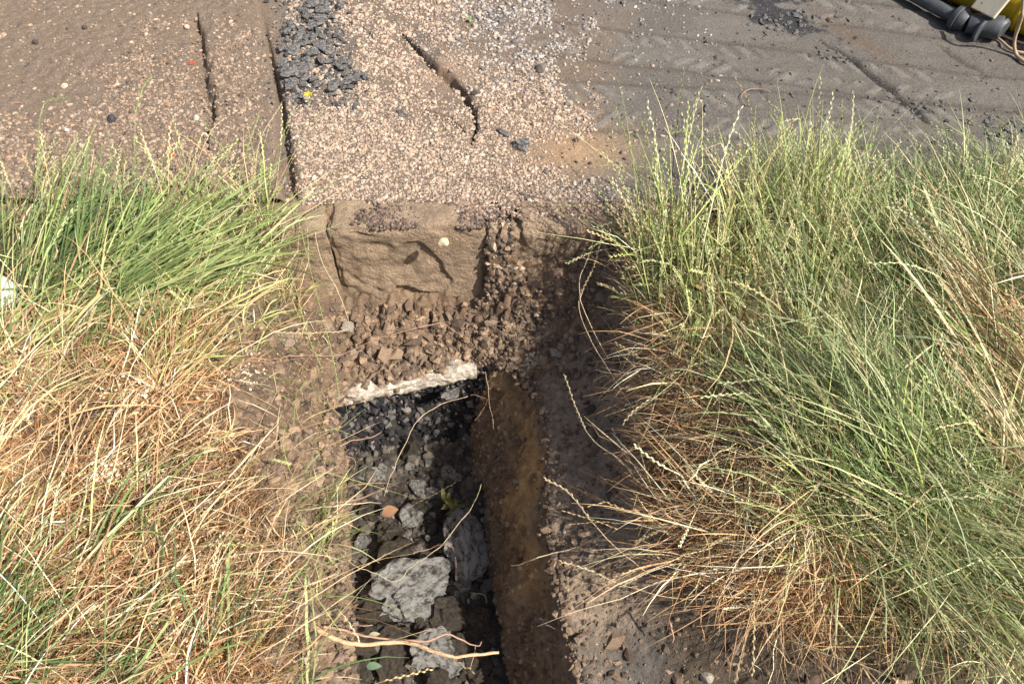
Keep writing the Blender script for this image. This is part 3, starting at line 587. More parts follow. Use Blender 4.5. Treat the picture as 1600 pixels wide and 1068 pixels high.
# ------------------------------------------------------------------ stones lying loose
def on_road(px, py):
    p = P(px, py, 0); return np.array([p[0], p[1], float(rh(p[0], p[1]))])
def on_verge(px, py):
    p = P(px, py, -.1)
    for _ in range(4): p = P(px, py, float(vh(p[0], p[1])))
    return p
pebM = {}
def peb_mesh(col, k):
    key = (col, k)
    if key not in pebM: pebM[key] = rock_mesh('pebble', 60 + k, 2, .2, 4, m=mat('pebble_stone', color=col, vary=.2, nscale=60))
    return pebM[key]
def loose(px, py, spx, col, label, k=0, name='pebble', where='road', cat='pebble'):
    p = on_road(px, py) if where == 'road' else on_verge(px, py)
    if where == 'kerb': p = P(px, py, -.004); 
    if cat == 'mortar lump': pebM.setdefault((col, k), rock_mesh('mortar_lump', 160 + k, 3, .75, 3, .6, M['conc'])); spx *= .8
    s = spx / (((CAM_H - p[2]) * -0 + FPX / ((CAM_H - p[2]) * SP + p[1] * CP))) / 2 * .85; place_mesh(name, peb_mesh(col, k), (p[0], p[1], p[2] + s * .4), (s * 1.1, s, s * .8), k * 1.3, .1, label=label, cat=cat)
loose(693, 381, 20, (.52, .43, .27), 'cream stone resting on the edge of the long kerb, casting a small shadow', 1, where='kerb')
loose(107, 209, 9, (.7, .62, .55), 'whitish pebble at the far left of the road slab', 2)
loose(105, 140, 13, (.5, .4, .3), 'tan pebble beside a dark one on the upper left slab', 3)
loose(178, 193, 18, (.05, .05, .055), 'flat blue grey stone chip on the left slab', 4)
loose(135, 50, 12, (.06, .05, .045), 'dark pebble near the top left of the dusty slab', 2)
loose(58, 72, 12, (.06, .05, .045), 'dark pebble at the top left corner of the slab', 1)
loose(10, 61, 12, (.35, .25, .18), 'brown pebble at the extreme left of the slab', 3)
loose(293, 48, 14, (.4, .31, .25), 'oval pale pebble left of the jagged slab crack', 2)
loose(845, 110, 20, (.13, .11, .09), 'brown grey stone on the grey edge of the gravel', 4)
loose(889, 163, 15, (.26, .23, .2), 'grey stone on the road with a long shadow', 1)
loose(871, 185, 13, (.5, .38, .3), 'pinkish pebble where gravel gives way to bare road', 3)
loose(753, 109, 11, (.12, .1, .08), 'dark pebble right of the curved crack', 2)
loose(743, 145, 14, (.07, .06, .055), 'black pebble touching the curved crack', 3)
loose(320, 184 + 30, 12, (.55, .5, .42), 'cream pebble beside the lower end of the slab crack', 1)
loose(309, 190, 12, (.5, .45, .35), 'angular cream pebble in the slab crack', 4)
loose(872, 428, 20, (.42, .27, .2), 'pinkish stone in the earth below the right kerb', 1, where='verge')
loose(922, 578, 16, (.2, .15, .12), 'brown stone at the top of the dark soil shelf', 2, where='verge')
loose(905, 553, 11, (.28, .2, .16), 'small reddish stone above the dark soil shelf', 3, where='verge')
loose(838, 493, 10, (.32, .27, .22), 'round grey pebble in the earth below the kerb joint', 1, where='verge')
loose(1103, 1058, 26, (.3, .27, .22), 'pale stone in the dark soil at the bottom edge', 2, where='verge')
loose(478, 1034, 13, (.45, .38, .3), 'pale pebble on the lip at the bottom left of the trench', 3, where='verge')
loose(545, 512, 26, (.62, .55, .45), 'white crumbly mortar lump above the left end of the concrete edge', 4, where='verge', cat='mortar lump', name='mortar_lump')
loose(868, 553, 30, (.5, .45, .38), 'white chalky lump at the head of the right trench wall', 2, where='verge', cat='mortar lump', name='mortar_lump')
for (px, py, s_, lb) in ((302, 103, 12, 'bright red plastic fragment by the slab crack'), (273, 248, 8, 'small dull red fragment behind the left grass')):
    p = on_road(px, py); s = s_ / 880; place_mesh('plastic_fragment', rock_mesh('plastic_fragment', int(px), 1, .4, 4, .6, M['red']), (p[0], p[1], p[2] + .004), (s, s * .8, s * .6), .3, label=lb, cat='plastic fragment')

# asphalt lumps, shared shapes
tars = [rock_mesh('asphalt_lump', 80 + k, 2, .8, 6, .8, M['tar']) for k in range(6)]
def tar(px, py, spx, lab, grp):
    p = on_road(px, py); s = spx / 430 / 2
    place_mesh('asphalt_lump', tars[random.randrange(6)], (p[0], p[1], p[2] + s * .3 + (random.uniform(0, .016) if 'heap' in lab else 0)), (s * random.uniform(.8, 1.5), s * random.uniform(.6, 1.1), s * random.uniform(.45, .8)), random.uniform(0, 6), random.uniform(-.3, .3), label=lab, cat='asphalt lump', group=grp)
r2 = random.Random(3)
L1, G1 = 'dark grey asphalt lump in the broken heap beside the slab edge', 'asphalt lumps heaped beside the slab edge'
def heap(px, py):
    a = 'left' if px < 482 else 'right'; b = 'top' if py < 50 else 'middle' if py < 100 else 'lower end'
    return f'dark grey asphalt lump at the {b} of the {a} heap by the slab edge', G1
for k in range(120):
    t = r2.random(); 
    if k < 62: px, py = r2.gauss(462 + 3 * t, 13), 22 + 128 * t
    else: px, py = r2.gauss(500 + 38 * t * t * 1.2, 11 + 8 * t), -10 + 158 * t
    tar(px, py, r2.uniform(9, 21), *heap(px, py))
n = 1500; t_ = RG.rand(n); sd_ = RG.rand(n) < .5; p_ = P(np.where(sd_, 462 + RG.normal(0, 20, n), 505 + 36 * t_ ** 2 + RG.normal(0, 20, n)), -20 + 185 * t_ + RG.normal(0, 6, n), 0); p_[:, 2] = rh(p_[:, 0], p_[:, 1]) + .002
grains('asphalt_grit', p_, np.clip(RG.gamma(2.2, .0019, n), .002, .012), pick(np.array([(.07, .07, .072), (.12, .115, .11), (.045, .045, .048), (.2, .18, .16)]), n), M['clod'], sink=.3, jag=.45, label='dark crushed asphalt grit among the broken lumps')
for k in range(16): tar(r2.gauss(452, 5), r2.uniform(190, 300), r2.uniform(6, 11), 'dark asphalt crumb in the gap along the slab edge', 'asphalt crumbs in the slab gap')
L2, G2 = 'black tar crumb scattered near the long groove on the right of the road', 'tar crumbs scattered around the groove'
for k in range(80):
    t = r2.random(); px = 1370 + 240 * t + r2.gauss(0, 14); py = 150 + 70 * t * r2.uniform(.4, 1.1) + r2.gauss(0, 14); gy_ = 125 + (px - 1370) * .82
    L2 = ('black tar crumb above the long groove, ' if py < gy_ else 'black tar crumb below the long groove, ') + ('beside its upper half' if px < 1420 else 'beside its lower end' if px < 1480 else 'right of its lower end' if px < 1545 else 'near the right edge of the road')
    tar(px, py, r2.uniform(3, 8.5), L2, G2)
for k in range(24): tar(r2.gauss(1570, 20), r2.gauss(213, 8), r2.uniform(7, 14), 'black tar lump in the cluster at the right edge of the road', 'tar lumps clustered at the right edge')
def lab_top(x, y): return 'black tar crumb in the ' + ('upper' if y < 28 else 'lower') + ' ' + ('left' if x < 1215 else 'middle' if x < 1250 else 'right') + ' of the patch atop the road'
for k in range(60):
    _x, _y = 1190 + r2.gauss(40, 34), 22 + r2.gauss(8, 16); tar(_x, _y, r2.uniform(4, 10), lab_top(_x, _y), 'tar crumbs in the top patch')
for k in range(22): tar(r2.gauss(1312, 14), r2.gauss(88, 6), r2.uniform(4, 9), 'black crumb at the head of the long groove', 'crumbs at the head of the groove')
for (px, py, s_, lb) in [(628, 176, 16, 'lone grey asphalt lump in the middle of the gravel'), (1103, 172, 12, 'lone tar smear on the grey road above the tall grass'), (1240, 150, 10, 'black lump on the grey road above the bright grass'), (787, 208, 16, 'flat grey asphalt flake at the end of the curved crack'), (815, 228, 22, 'weathered asphalt patch flake above the gravel'), (975, 5, 14, 'tar lump at the top centre edge of the road'), (1325, 4, 12, 'dark stud like lump at the top edge of the road'), (570, 120, 14, 'asphalt lump strayed right of the broken heap')]:
    tar(px, py, s_, lb, 'single asphalt lumps on the road')

# ------------------------------------------------------------------ tubes: roots, cable, stalks
def smooth_pts(pts, sub=6):
    pts = [np.array(p, float) for p in pts]; out = []
    for i in range(len(pts) - 1):
        p0 = pts[max(0, i - 1)]; p1 = pts[i]; p2 = pts[i + 1]; p3 = pts[min(len(pts) - 1, i + 2)]
        for k in range(sub):
            t = k / sub; out.append(.5 * ((2 * p1) + (-p0 + p2) * t + (2 * p0 - 5 * p1 + 4 * p2 - p3) * t * t + (-p0 + 3 * p1 - 3 * p2 + p3) * t ** 3))
    out.append(pts[-1]); return np.array(out)
def tube_np(pts, rad, ns=6):
    n = len(pts); T = np.gradient(pts, axis=0); T /= np.linalg.norm(T, axis=1)[:, None] + 1e-9
    ref = np.array([0, 0, 1.]) if abs(T[0, 2]) < .9 else np.array([1., 0, 0]); A = np.cross(T, ref); A /= np.linalg.norm(A, axis=1)[:, None] + 1e-9; B = np.cross(T, A)
    a = np.linspace(0, 2 * math.pi, ns, endpoint=False); rad = np.broadcast_to(rad, n)
    v = pts[:, None] + rad[:, None, None] * (np.cos(a)[None, :, None] * A[:, None] + np.sin(a)[None, :, None] * B[:, None])
    i = np.arange(n - 1)[:, None] * ns; j = np.arange(ns)[None]; j2 = (j + 1) % ns
    f = np.stack([i + j, i + j2, i + ns + j2, i + ns + j], -1).reshape(-1, 4)
    return v.reshape(-1, 3), f
def tube(name, pts, r0, r1, m, parent=None, wig=0, sub=6, ns=6, **k):
    p = smooth_pts(pts, sub); p = p + wig * np.stack([fbm(p, .03, 2, s) for s in (1, 2, 3)], -1)
    v, f = tube_np(p, np.linspace(r0, r1, len(p)) * (1 + .25 * fbm(p, .02, 2, 9)), ns)
    return tag(mesh_np(name, v, f, m, parent=parent), **k)
def pts3(l): return [P(a, b, z) for a, b, z in l]
# the long pale root out of the left bank
rt = tube('root', pts3([(420, 985, -.19), (470, 978, -.18), (500, 985, -.17), (535, 1003, -.2), (580, 1006, -.24), (620, 1003, -.28), (660, 1010, -.30), (690, 1020, -.31), (715, 1024, -.32), (745, 1021, -.34), (779, 1018, -.36)]), .0062, .0034, M['root'], wig=.006, ns=8, label='long thick pale root reaching from the left bank across the trench', cat='root')
tube('side_root', pts3([(505, 978, -.175), (540, 985, -.2), (590, 996, -.26), (640, 1001, -.31), (672, 1000, -.33), (696, 989, -.35), (720, 998, -.37), (745, 1008, -.38), (752, 1000, -.38)]), .0035, .0014, M['rootpink'], parent=rt, wig=.005)
tube('side_root', pts3([(545, 985, -.22), (553, 976, -.23), (570, 978, -.23), (582, 976, -.24)]), .0018, .0009, M['rootpink'], parent=rt, wig=.003)
tube('side_root', pts3([(742, 1008, -.38), (741, 1020, -.38), (735, 1046, -.40)]), .0013, .0007, M['rootpink'], parent=rt, wig=.003)
ROOTS = [
 ([(428, 560, -.12), (470, 555, -.2), (530, 553, -.34), (590, 530, -.30), (640, 515, -.29), (690, 503, -.29)], .0014, 'thin root running across the earth face under the kerb'),
 ([(655, 512, -.29), (690, 505, -.28), (720, 525, -.3), (728, 535, -.32)], .0012, 'short forked root above the right end of the concrete'),
 ([(520, 700, -.36), (545, 690, -.36), (575, 684, -.35), (593, 676, -.34)], .0022, 'pale root sticking out of the left lip in the pit'),
 ([(520, 786, -.30), (560, 778, -.30), (585, 770, -.28), (602, 760, -.26)], .0022, 'pale pinkish root tip curling up from the left lip'),
 ([(520, 635, -.40), (535, 632, -.41), (548, 623, -.4)], .0012, 'fine root at the top left corner of the pit'),
 ([(540, 712, -.4), (553, 716, -.42), (555, 730, -.45), (543, 750, -.5)], .0012, 'hooked thin root on the dark left side of the pit'),
 ([(735, 617, -.5), (755, 620, -.48), (762, 625, -.47), (755, 640, -.5), (742, 656, -.52)], .0018, 'forked whitish root on the dark right corner'),
 ([(757, 580, -.40), (765, 620, -.40), (770, 670, -.45)], .0011, 'straight thin fibre hanging down the ochre wall'),
 ([(753, 755, -.5), (742, 780, -.52), (725, 808, -.5), (690, 850, -.5), (660, 875, -.52), (640, 888, -.53), (617, 907, -.54), (585, 894, -.5), (548, 880, -.4), (537, 850, -.36)], .0013, 'long bent straw lying across the rubble'),
 ([(730, 620, -.48), (700, 626, -.5), (665, 645, -.5), (645, 668, -.5), (630, 700, -.52), (610, 745, -.55), (600, 775, -.6)], .0015, 'grass stem with seed head hanging in the dark pit'),
 ([(645, 865, -.62), (700, 850, -.62), (712, 880, -.62), (712, 905, -.64)], .0015, 'brown rootlet beside the tall rubble lump'),
 ([(735, 925, -.62), (757, 928, -.62), (760, 940, -.62)], .0010, 'tiny bent straw on the dark trench floor'),
 ([(870, 560, -.31), (880, 580, -.31), (900, 596, -.28), (930, 604, -.22), (975, 640, -.1)], .0014, 'whitish root draped over the top of the soil shelf'),
 ([(1045, 968, -.17), (1048, 985, -.2), (1053, 1002, -.24)], .0032, 'short stubby root end poking from under the right bank'),
 ([(800, 882, -.33), (835, 874, -.26), (880, 860, -.25), (925, 845, -.22), (960, 820, -.16), (1000, 800, -.1)], .0015, 'long straw lying over the dark shelf towards the grass'),
]
for pts, r, lb in ROOTS: tube('root' if 'root' in lb else 'straw', pts3(pts), r, r * .6, M['rootpink'] if 'root' in lb else M['straw'], wig=.006, label=lb, cat='root' if 'root' in lb else 'straw')
# hair roots on walls
vs, fs, b_ = [], [], 0
for k in range(230):
    side = r2.random(); s_ = r2.randint(int(NS * .12), int(NS * .33)) if side < .35 else r2.randint(int(NS * .5), int(NS * .86)); t_ = r2.randint(2, NM - 20)
    o_ = Wv[t_, s_]; n_ = -nrm[s_]; L = r2.uniform(.02, .06); d0 = np.array([n_[0], n_[1], r2.uniform(-.8, .2)]); pp = [o_ - np.array([n_[0], n_[1], 0]) * .003]
    for q_ in range(5): d0 = d0 + np.array([r2.gauss(0, .5), r2.gauss(0, .5), r2.gauss(-.2, .4)]); pp.append(pp[-1] + d0 / np.linalg.norm(d0) * L / 5)
    v_, f_ = tube_np(np.array(pp), .0006, 3); vs.append(v_); fs.append(f_ + b_); b_ += len(v_)
tag(mesh_np('hair_roots', np.vstack(vs), np.vstack(fs), M['rootpink']), kind='stuff', label='fine hair roots sticking out of the trench walls')

# ------------------------------------------------------------------ leaves and weed
def leaf_np(L, W, cup=.25, n=5):
    t = np.linspace(0, 1, n + 1); w_ = W * np.sin(np.pi * t ** .8) ** .8 * .5; z = cup * L * (t - t * t)
    v = []; 
    for k in range(n + 1): v += [(-w_[k], t[k] * L, z[k] + w_[k] * .3), (0, t[k] * L, z[k]), (w_[k], t[k] * L, z[k] + w_[k] * .3)]
    f = []
    for k in range(n): a = k * 3; f += [(a, a + 1, a + 4, a + 3), (a + 1, a + 2, a + 5, a + 4)]
    return np.array(v), np.array(f)
def leaf(name, p, L, W, rz, pitch, col, parent=None, **k):
    v, f = leaf_np(L, W); o = mesh_np(name, v, f, M['leafm'], parent=parent, colors=np.tile(col, (len(v), 1)))
    o.location = p; o.rotation_euler = (pitch, 0, rz); return tag(o, **k)
wz = P(706, 795, -.70); wd = empty('weed', wz, label='small dark green leafy weed growing on the pit floor', cat='weed')
for k in range(16): leaf('leaf', (r2.gauss(0, .014), r2.gauss(0, .014), .005 + .02 * r2.random()), r2.uniform(.03, .05), r2.uniform(.012, .018), r2.uniform(0, 6.28), r2.uniform(.2, .9), (.10 + .06 * r2.random(), .13, .035), parent=wd)
lf = P(597, 803, -.67); leaf('dead_leaf', lf, .055, .04, -1.3, .1, (.36, .2, .11), label='orange brown dead leaf on the rubble near the left lip', cat='leaf')
leaf('leaf', P(1352, 232, .012), .036, .016, -1.2, .15, (.13, .22, .07), label='single green leaf lying on the road above the right grass', cat='leaf')
leaf('leaf', P(572, 1040, -.6), .045, .022, -1.6, .1, (.16, .24, .15), label='green leaf at the bottom of the trench', cat='leaf')
leaf('leaf', P(576, 992, -.6), .035, .015, -1.5, .2, (.45, .45, .28), label='pale cream leaf at the bottom of the trench beside the lip', cat='leaf')
leaf('leaf', P(737, 33, .012), .022, .014, .8, .2, (.12, .3, .05), label='tiny green leaf on the road at the top of the gravel', cat='leaf')
fl = empty('flower', P(482, 150, .03), label='small yellow flower lying on the asphalt lumps', cat='flower')
for k in range(6): leaf('petal', (0, 0, 0), .02, .01, k * 1.05, .4, (.5, .42, .05), parent=fl)
tube('stem', [(0, 0, 0), (.0, -.02, -.006), (.006, -.045, -.012)], .001, .001, M['gstalk'], parent=fl)
wl = empty('broad_leaf_weed', P(1085, 400, .03), label='two broad leaves, one green and one brown, between the clumps of bright grass', cat='weed')
leaf('leaf', (0, 0, .08), .07, .04, .4, .5, (.12, .2, .08), parent=wl, label='blue green leaf'); leaf('leaf', (.035, -.005, .09), .06, .04, -.4, .4, (.2, .1, .04), parent=wl, label='brown leaf')
bits = [([(1165, 165), (1158, 150), (1170, 140), (1190, 139), (1205, 144)], 'thin curled wire like twig on the grey road'), ([(898, 212), (901, 222), (903, 230)], 'short dark twig on the brown bare patch'), ([(0, 162), (20, 161), (36, 160)], 'yellow straw at the left edge of the slab')]
for pts, lb in bits: tube('twig', [P(a, b, .010) for a, b in pts], .0014, .001, M['rootpink'], label=lb, cat='twig')

# ------------------------------------------------------------------ grass
GREEN = np.array([(.13, .20, .06), (.07, .12, .035), (.18, .25, .08), (.27, .31, .13), (.09, .15, .055)])
BLUEG = np.array([(.24, .31, .12), (.31, .38, .17), (.10, .15, .05), (.38, .42, .21), (.50, .50, .29), (.44, .39, .21)])
YELG = np.array([(.36, .42, .13), (.46, .48, .20), (.26, .34, .11), (.54, .50, .27), (.16, .20, .06)])
STRAW = np.array([(.60, .42, .22), (.48, .30, .15), (.74, .61, .40), (.36, .22, .12), (.26, .15, .08), (.66, .49, .30)])
RUST = np.array([(.38, .20, .09), (.46, .27, .13), (.28, .14, .06), (.50, .32, .17)])
def roots_in(poly, n, zoff=0.0, dens=None):
    poly = np.array(poly, float); out = []; need = n; 
    while need > 0:
        px = RG.uniform(poly[:, 0].min(), poly[:, 0].max(), need * 3); py = RG.uniform(poly[:, 1].min(), poly[:, 1].max(), need * 3)
        k = inpoly(px, py, poly)
        if dens is not None: k &= RG.rand(len(px)) < dens(px, py)
        px, py = px[k][:need], py[k][:need]; out.append(np.stack([px, py], -1)); need -= len(px)
    q = np.vstack(out)[:n]; p = P(q[:, 0], q[:, 1], 0)
    for _ in range(4): p = P(q[:, 0], q[:, 1], vh(p[:, 0], p[:, 1]))
    p[:, 1] = np.minimum(p[:, 1], KY0 + .0); p[:, 2] = vh(p[:, 0], p[:, 1]); return p, q
sh0_ = P(-30, 480, .0)
def strands(root, ang, lean, length, width, cols, K=7, curl=.25, droop=.6, wiggle=.25, tipcol=None, clear=.004, seedhead=0):
    """ang: plan direction of the lean (0 = +x), lean: 0 upright .. 1 flat"""
    f_, id_ = worley(root, .075, 61); id2 = (id_ * 7.13) % 1; id3 = (id_ * 23.7) % 1
    keep = (RG.rand(len(root)) < 1.25 - f_ * .9) & (id3 > .07)
    sq = np.hypot(root[:, 0] - sh0_[0], (root[:, 1] - sh0_[1]) * 1.6); keep &= sq > .17
    if isinstance(droop, np.ndarray): droop = droop[keep]
    else: droop = np.full(keep.sum(), droop)
    if tipcol is not None: tipcol = tipcol[keep]
    root, ang, lean, length, width, cols, id_, id2 = [a_[keep] for a_ in (root, ang, lean, length, width, cols, id_, id2)]
    length = length * (.6 + .75 * id2); ang = ang + (id_ - .5) * .55; cols = cols * ((.72 + .5 * id2) * np.exp(RG.normal(-.03, .25, len(cols))))[:, None]; cols = np.minimum(cols, .78)
    n = len(root); up = np.sqrt(np.maximum(0, 1 - lean ** 2)); d = np.stack([np.cos(ang) * lean, np.sin(ang) * lean, up], -1)
    side = np.stack([-np.sin(ang), np.cos(ang), 0 * ang], -1); c1 = RG.normal(0, curl, n)[:, None]
    pts = [root - np.array([0, 0, .006])]; dirs = [d]
    w0 = RG.normal(0, wiggle, (n, 3))
    kk_ = RG.randint(2, K, n); kv = RG.normal(0, 1, (n, 3)) * np.array([1, 1, .5]) * (RG.rand(n) < .35)[:, None] * .9; kacc = np.zeros((n, 3))
    for k in range(K):
        kacc = kacc + kv * (kk_ == k)[:, None]
        t = (k + 1) / K
        dd = d + side * c1 * t * 2 + np.array([0, 0, -1.]) * (droop * t * t * 1.6)[:, None] + (w0 if k % 2 == 0 else RG.normal(0, wiggle, (n, 3))) * .5 + kacc
        dd /= np.linalg.norm(dd, axis=1)[:, None]
        nx_ = pts[-1] + dd * (length / K)[:, None]
        g_ = vh(nx_[:, 0], nx_[:, 1]) + clear + RG.uniform(0, .012, n); ins = inpoly(nx_[:, 0], nx_[:, 1], POLY); road = nx_[:, 1] > KY0
        g_ = np.where(road, .008, np.where(ins, -.9, g_)); nx_[:, 2] = np.maximum(nx_[:, 2], g_)
        pts.append(nx_); dirs.append(dd)
    pts = np.stack(pts, 1); dirs = np.stack(dirs, 1)
    rv = RG.normal(0, 1, (n, 3)); rv /= np.linalg.norm(rv, axis=1)[:, None]
    wv = np.cross(dirs, rv[:, None]); wv /= np.linalg.norm(wv, axis=2)[..., None] + 1e-9
    tk = np.linspace(0, 1, K + 1); prof = np.minimum(1, .55 + tk * 1.5) * np.minimum(1, (1.08 - tk) * 2.2)
    wd_ = 1.0 * (width * np.exp(RG.normal(0, .35, n)))[:, None] * prof[None]
    v = np.stack([pts - wv * wd_[..., None] / 2, pts + wv * wd_[..., None] / 2], 2)      # n,K+1,2,3
    base = (np.arange(n) * (K + 1) * 2)[:, None]; k2 = (np.arange(K) * 2)[None]
    f = np.stack([base + k2, base + k2 + 1, base + k2 + 3, base + k2 + 2], -1).reshape(-1, 4)
    cv = np.repeat(cols[:, None], K + 1, 1)
    if tipcol is not None: cv = cv * (1 - (tk ** 1.5)[None, :, None] * .6) + tipcol[:, None] * ((tk ** 1.5)[None, :, None] * .6)
    cv = np.repeat(cv[:, :, None], 2, 2).reshape(-1, 3)
    V_, F_, C_ = [v.reshape(-1, 3)], [f], [cv]; off = n * (K + 1) * 2
    if seedhead:                                   # alternating spikelets up the last part of the stem
        idx = np.where(RG.rand(n) < seedhead)[0]; NSP = 12
        for j in range(NSP):
            u = .68 + .32 * j / (NSP - 1); kk = min(int(u * K), K - 1); fr = u * K - kk
            c0 = pts[idx, kk] * (1 - fr) + pts[idx, kk + 1] * fr; dr = dirs[idx, kk + 1]; wd2 = wv[idx, kk] * (1 if j % 2 else -1)
            l_ = (.010 + .003 * RG.rand(len(idx)))[:, None]; th = .0012
            tip = c0 + dr * l_ + wd2 * .003; nn_ = np.cross(dr, wd2)
            q4 = np.stack([c0, c0 + dr * l_ * .5 + wd2 * .0036 + nn_ * th, tip, c0 + dr * l_ * .55 + wd2 * .0008 - nn_ * th], 1)
            V_.append(q4.reshape(-1, 3)); F_.append((np.arange(len(idx)) * 4)[:, None] + np.arange(4)[None] + off); off += len(idx) * 4
            C_.append(np.repeat(cols[idx] * .6 + np.array([.40, .42, .22]) * .4, 4, 0))
    return np.vstack(V_), np.vstack(F_), np.vstack(C_)
GR = {}
def add(name, data): GR.setdefault(name, []).append(data)
def flush(name, obname, label):
    o = 0; V_, F_, C_ = [], [], []
    for v, f, c_ in GR[name]: V_.append(v); F_.append(f + o); C_.append(c_); o += len(v)
    tag(mesh_np(obname, np.vstack(V_), np.vstack(F_), M['grass'], colors=np.vstack(C_), smooth=False), kind='stuff', label=label, cat=None)
def U(a, b, n): return RG.uniform(a, b, n)
def N(a, s, n): return RG.normal(a, s, n)
D2 = math.pi / 180
exec_grass = True
# --- left: tangled straw mat
polyL = [(-80, 500), (120, 470), (300, 455), (355, 540), (350, 660), (400, 760), (430, 860), (440, 960), (430, 1120), (-80, 1120)]
n = 13000; p, q = roots_in(polyL, n, dens=lambda a, b: .45 + .55 * sstep(-.2, .3, fbm(np.stack([a, b], -1), 60, 3, 301)) - .45 * sstep(360, 440, a))
pt = fbm(q, 90, 3, 302); col = np.where((pt + N(0, .3, n) > .06)[:, None], pick(STRAW, n), pick(RUST, n))
add('L', strands(p, U(0, 6.28, n), U(.75, 1, n), U(.04, .13, n), U(.0014, .0030, n), col, K=6, curl=.9, droop=U(.2, .9, n), wiggle=.45, clear=.006))
n = 11000; p, q = roots_in(polyL, n); add('L', strands(p, U(0, 6.28, n), U(.85, 1, n), U(.03, .10, n), U(.0012, .0024, n), np.where((RG.rand(n) < .8)[:, None], pick(RUST, n) * np.array([.62, .50, .42]), pick(STRAW, n) * .5), K=6, curl=1.1, droop=U(.3, 1, n), wiggle=.6, clear=.001))
n = 600; p, q = roots_in(polyL, n); add('L', strands(p, N(55, 28, n) * D2, U(.7, .98, n), U(.15, .38, n), U(.0014, .0026, n), pick(STRAW, n), K=8, curl=.2, droop=U(.2, .7, n), wiggle=.10, clear=.02, seedhead=.07))
n = 380; p, q = roots_in([(-80, 600), (520, 760), (500, 1120), (-80, 1120)], n); add('L', strands(p, N(20, 22, n) * D2, U(.8, .98, n), U(.12, .4, n), U(.0014, .0026, n), np.where((RG.rand(n) < .8)[:, None], pick(STRAW, n), pick(YELG, n)), K=8, curl=.3, droop=U(.2, .7, n), wiggle=.10, clear=.03, seedhead=.07))
n = 330; p, q = roots_in([(-80, 760), (180, 760), (420, 930), (500, 1120), (-80, 1120)], n, dens=lambda a, b: sstep(-.1, .2, fbm(np.stack([a, b], -1), 80, 2, 303)) * (.3 + .7 * sstep(300, 0, a))); add('L', strands(p, N(50, 22, n) * D2, U(.6, .95, n), U(.12, .32, n), U(.002, .0036, n), pick(GREEN, n) * 1.1, K=7, curl=.2, droop=U(.2, .6, n), wiggle=.08, clear=.02))
# --- left: green blades leaning up and to the right along the kerb
pgl = [(-80, 350), (60, 355), (230, 380), (420, 400), (410, 440), (280, 520), (120, 560), (-80, 570)]
n = 1250; p, q = roots_in(pgl, n, dens=lambda a, b: .3 + .7 * sstep(-.2, .2, fbm(np.stack([a, b], -1), 70, 2, 304)))
k_ = RG.rand(n); col = np.where((k_ < .5)[:, None], pick(GREEN, n), np.where((k_ < .75)[:, None], pick(YELG, n), pick(STRAW, n))); wv_ = sstep(430, 250, q[:, 0])
add('L', strands(p, N(40, 30, n) * D2, U(.6, .97, n), U(.08, .25, n), U(.0024, .0044, n), col, K=7, curl=.15, droop=U(.1, .6, n), wiggle=.06, clear=.01, tipcol=pick(YELG, n)))
n = 520; p, q = roots_in([(150, 380), (300, 400), (330, 470), (120, 520), (0, 480)], n); add('L', strands(p, N(28, 11, n) * D2, U(.86, .97, n), U(.25, .45, n), U(.0026, .0044, n), pick(GREEN, n), K=8, curl=.08, droop=U(.0, .3, n), wiggle=.04, clear=.03, tipcol=pick(YELG, n)))
n = 420; p, q = roots_in([(-60, 420), (160, 380), (230, 450), (60, 520), (-60, 520)], n); add('L', strands(p, N(62, 10, n) * D2, U(.6, .85, n), U(.2, .38, n), U(.0022, .0036, n), pick(GREEN, n), K=8, curl=.1, droop=U(.1, .4, n), wiggle=.05, clear=.02, seedhead=.35))
n = 2300; p, q = roots_in([(-80, 440), (200, 420), (420, 400), (460, 450), (400, 560), (200, 640), (-80, 660)], n)
add('L', strands(p, N(60, 50, n) * D2, U(.5, .95, n), U(.06, .2, n), U(.0015, .0028, n), np.where((RG.rand(n) < .45)[:, None], pick(YELG, n), pick(STRAW, n)), K=6, curl=.4, droop=U(.1, .8, n), wiggle=.2))
n = 420; p, q = roots_in([(400, 380), (480, 400), (520, 560), (530, 700), (530, 900), (470, 1000), (420, 800), (440, 600)], n)
add('L', strands(p, U(0, 6.28, n), U(.4, .98, n), U(.05, .2, n), U(.001, .002, n), np.where((RG.rand(n) < .5)[:, None], pick(YELG, n), pick(STRAW, n)), K=7, curl=.5, droop=U(.1, .7, n), wiggle=.15))
n = 170; p, q = roots_in([(490, 780), (520, 780), (525, 900), (500, 950), (470, 860)], n)
add('L', strands(p, N(40, 45, n) * D2, U(.5, .9, n), U(.06, .17, n), U(.0016, .0028, n), pick(YELG, n) * .9, K=6, curl=.3, droop=U(.1, .5, n), wiggle=.1))
n = 420; p, q = roots_in([(30, 340), (330, 345), (430, 360), (430, 330), (300, 325), (30, 325)], n)
add('L', strands(p, N(70, 25, n) * D2, U(.3, .9, n), U(.1, .34, n), U(.0012, .0022, n), np.where((RG.rand(n) < .5)[:, None], pick(YELG, n), pick(STRAW, n)), K=8, curl=.2, droop=U(.0, .4, n), wiggle=.06, seedhead=.8))
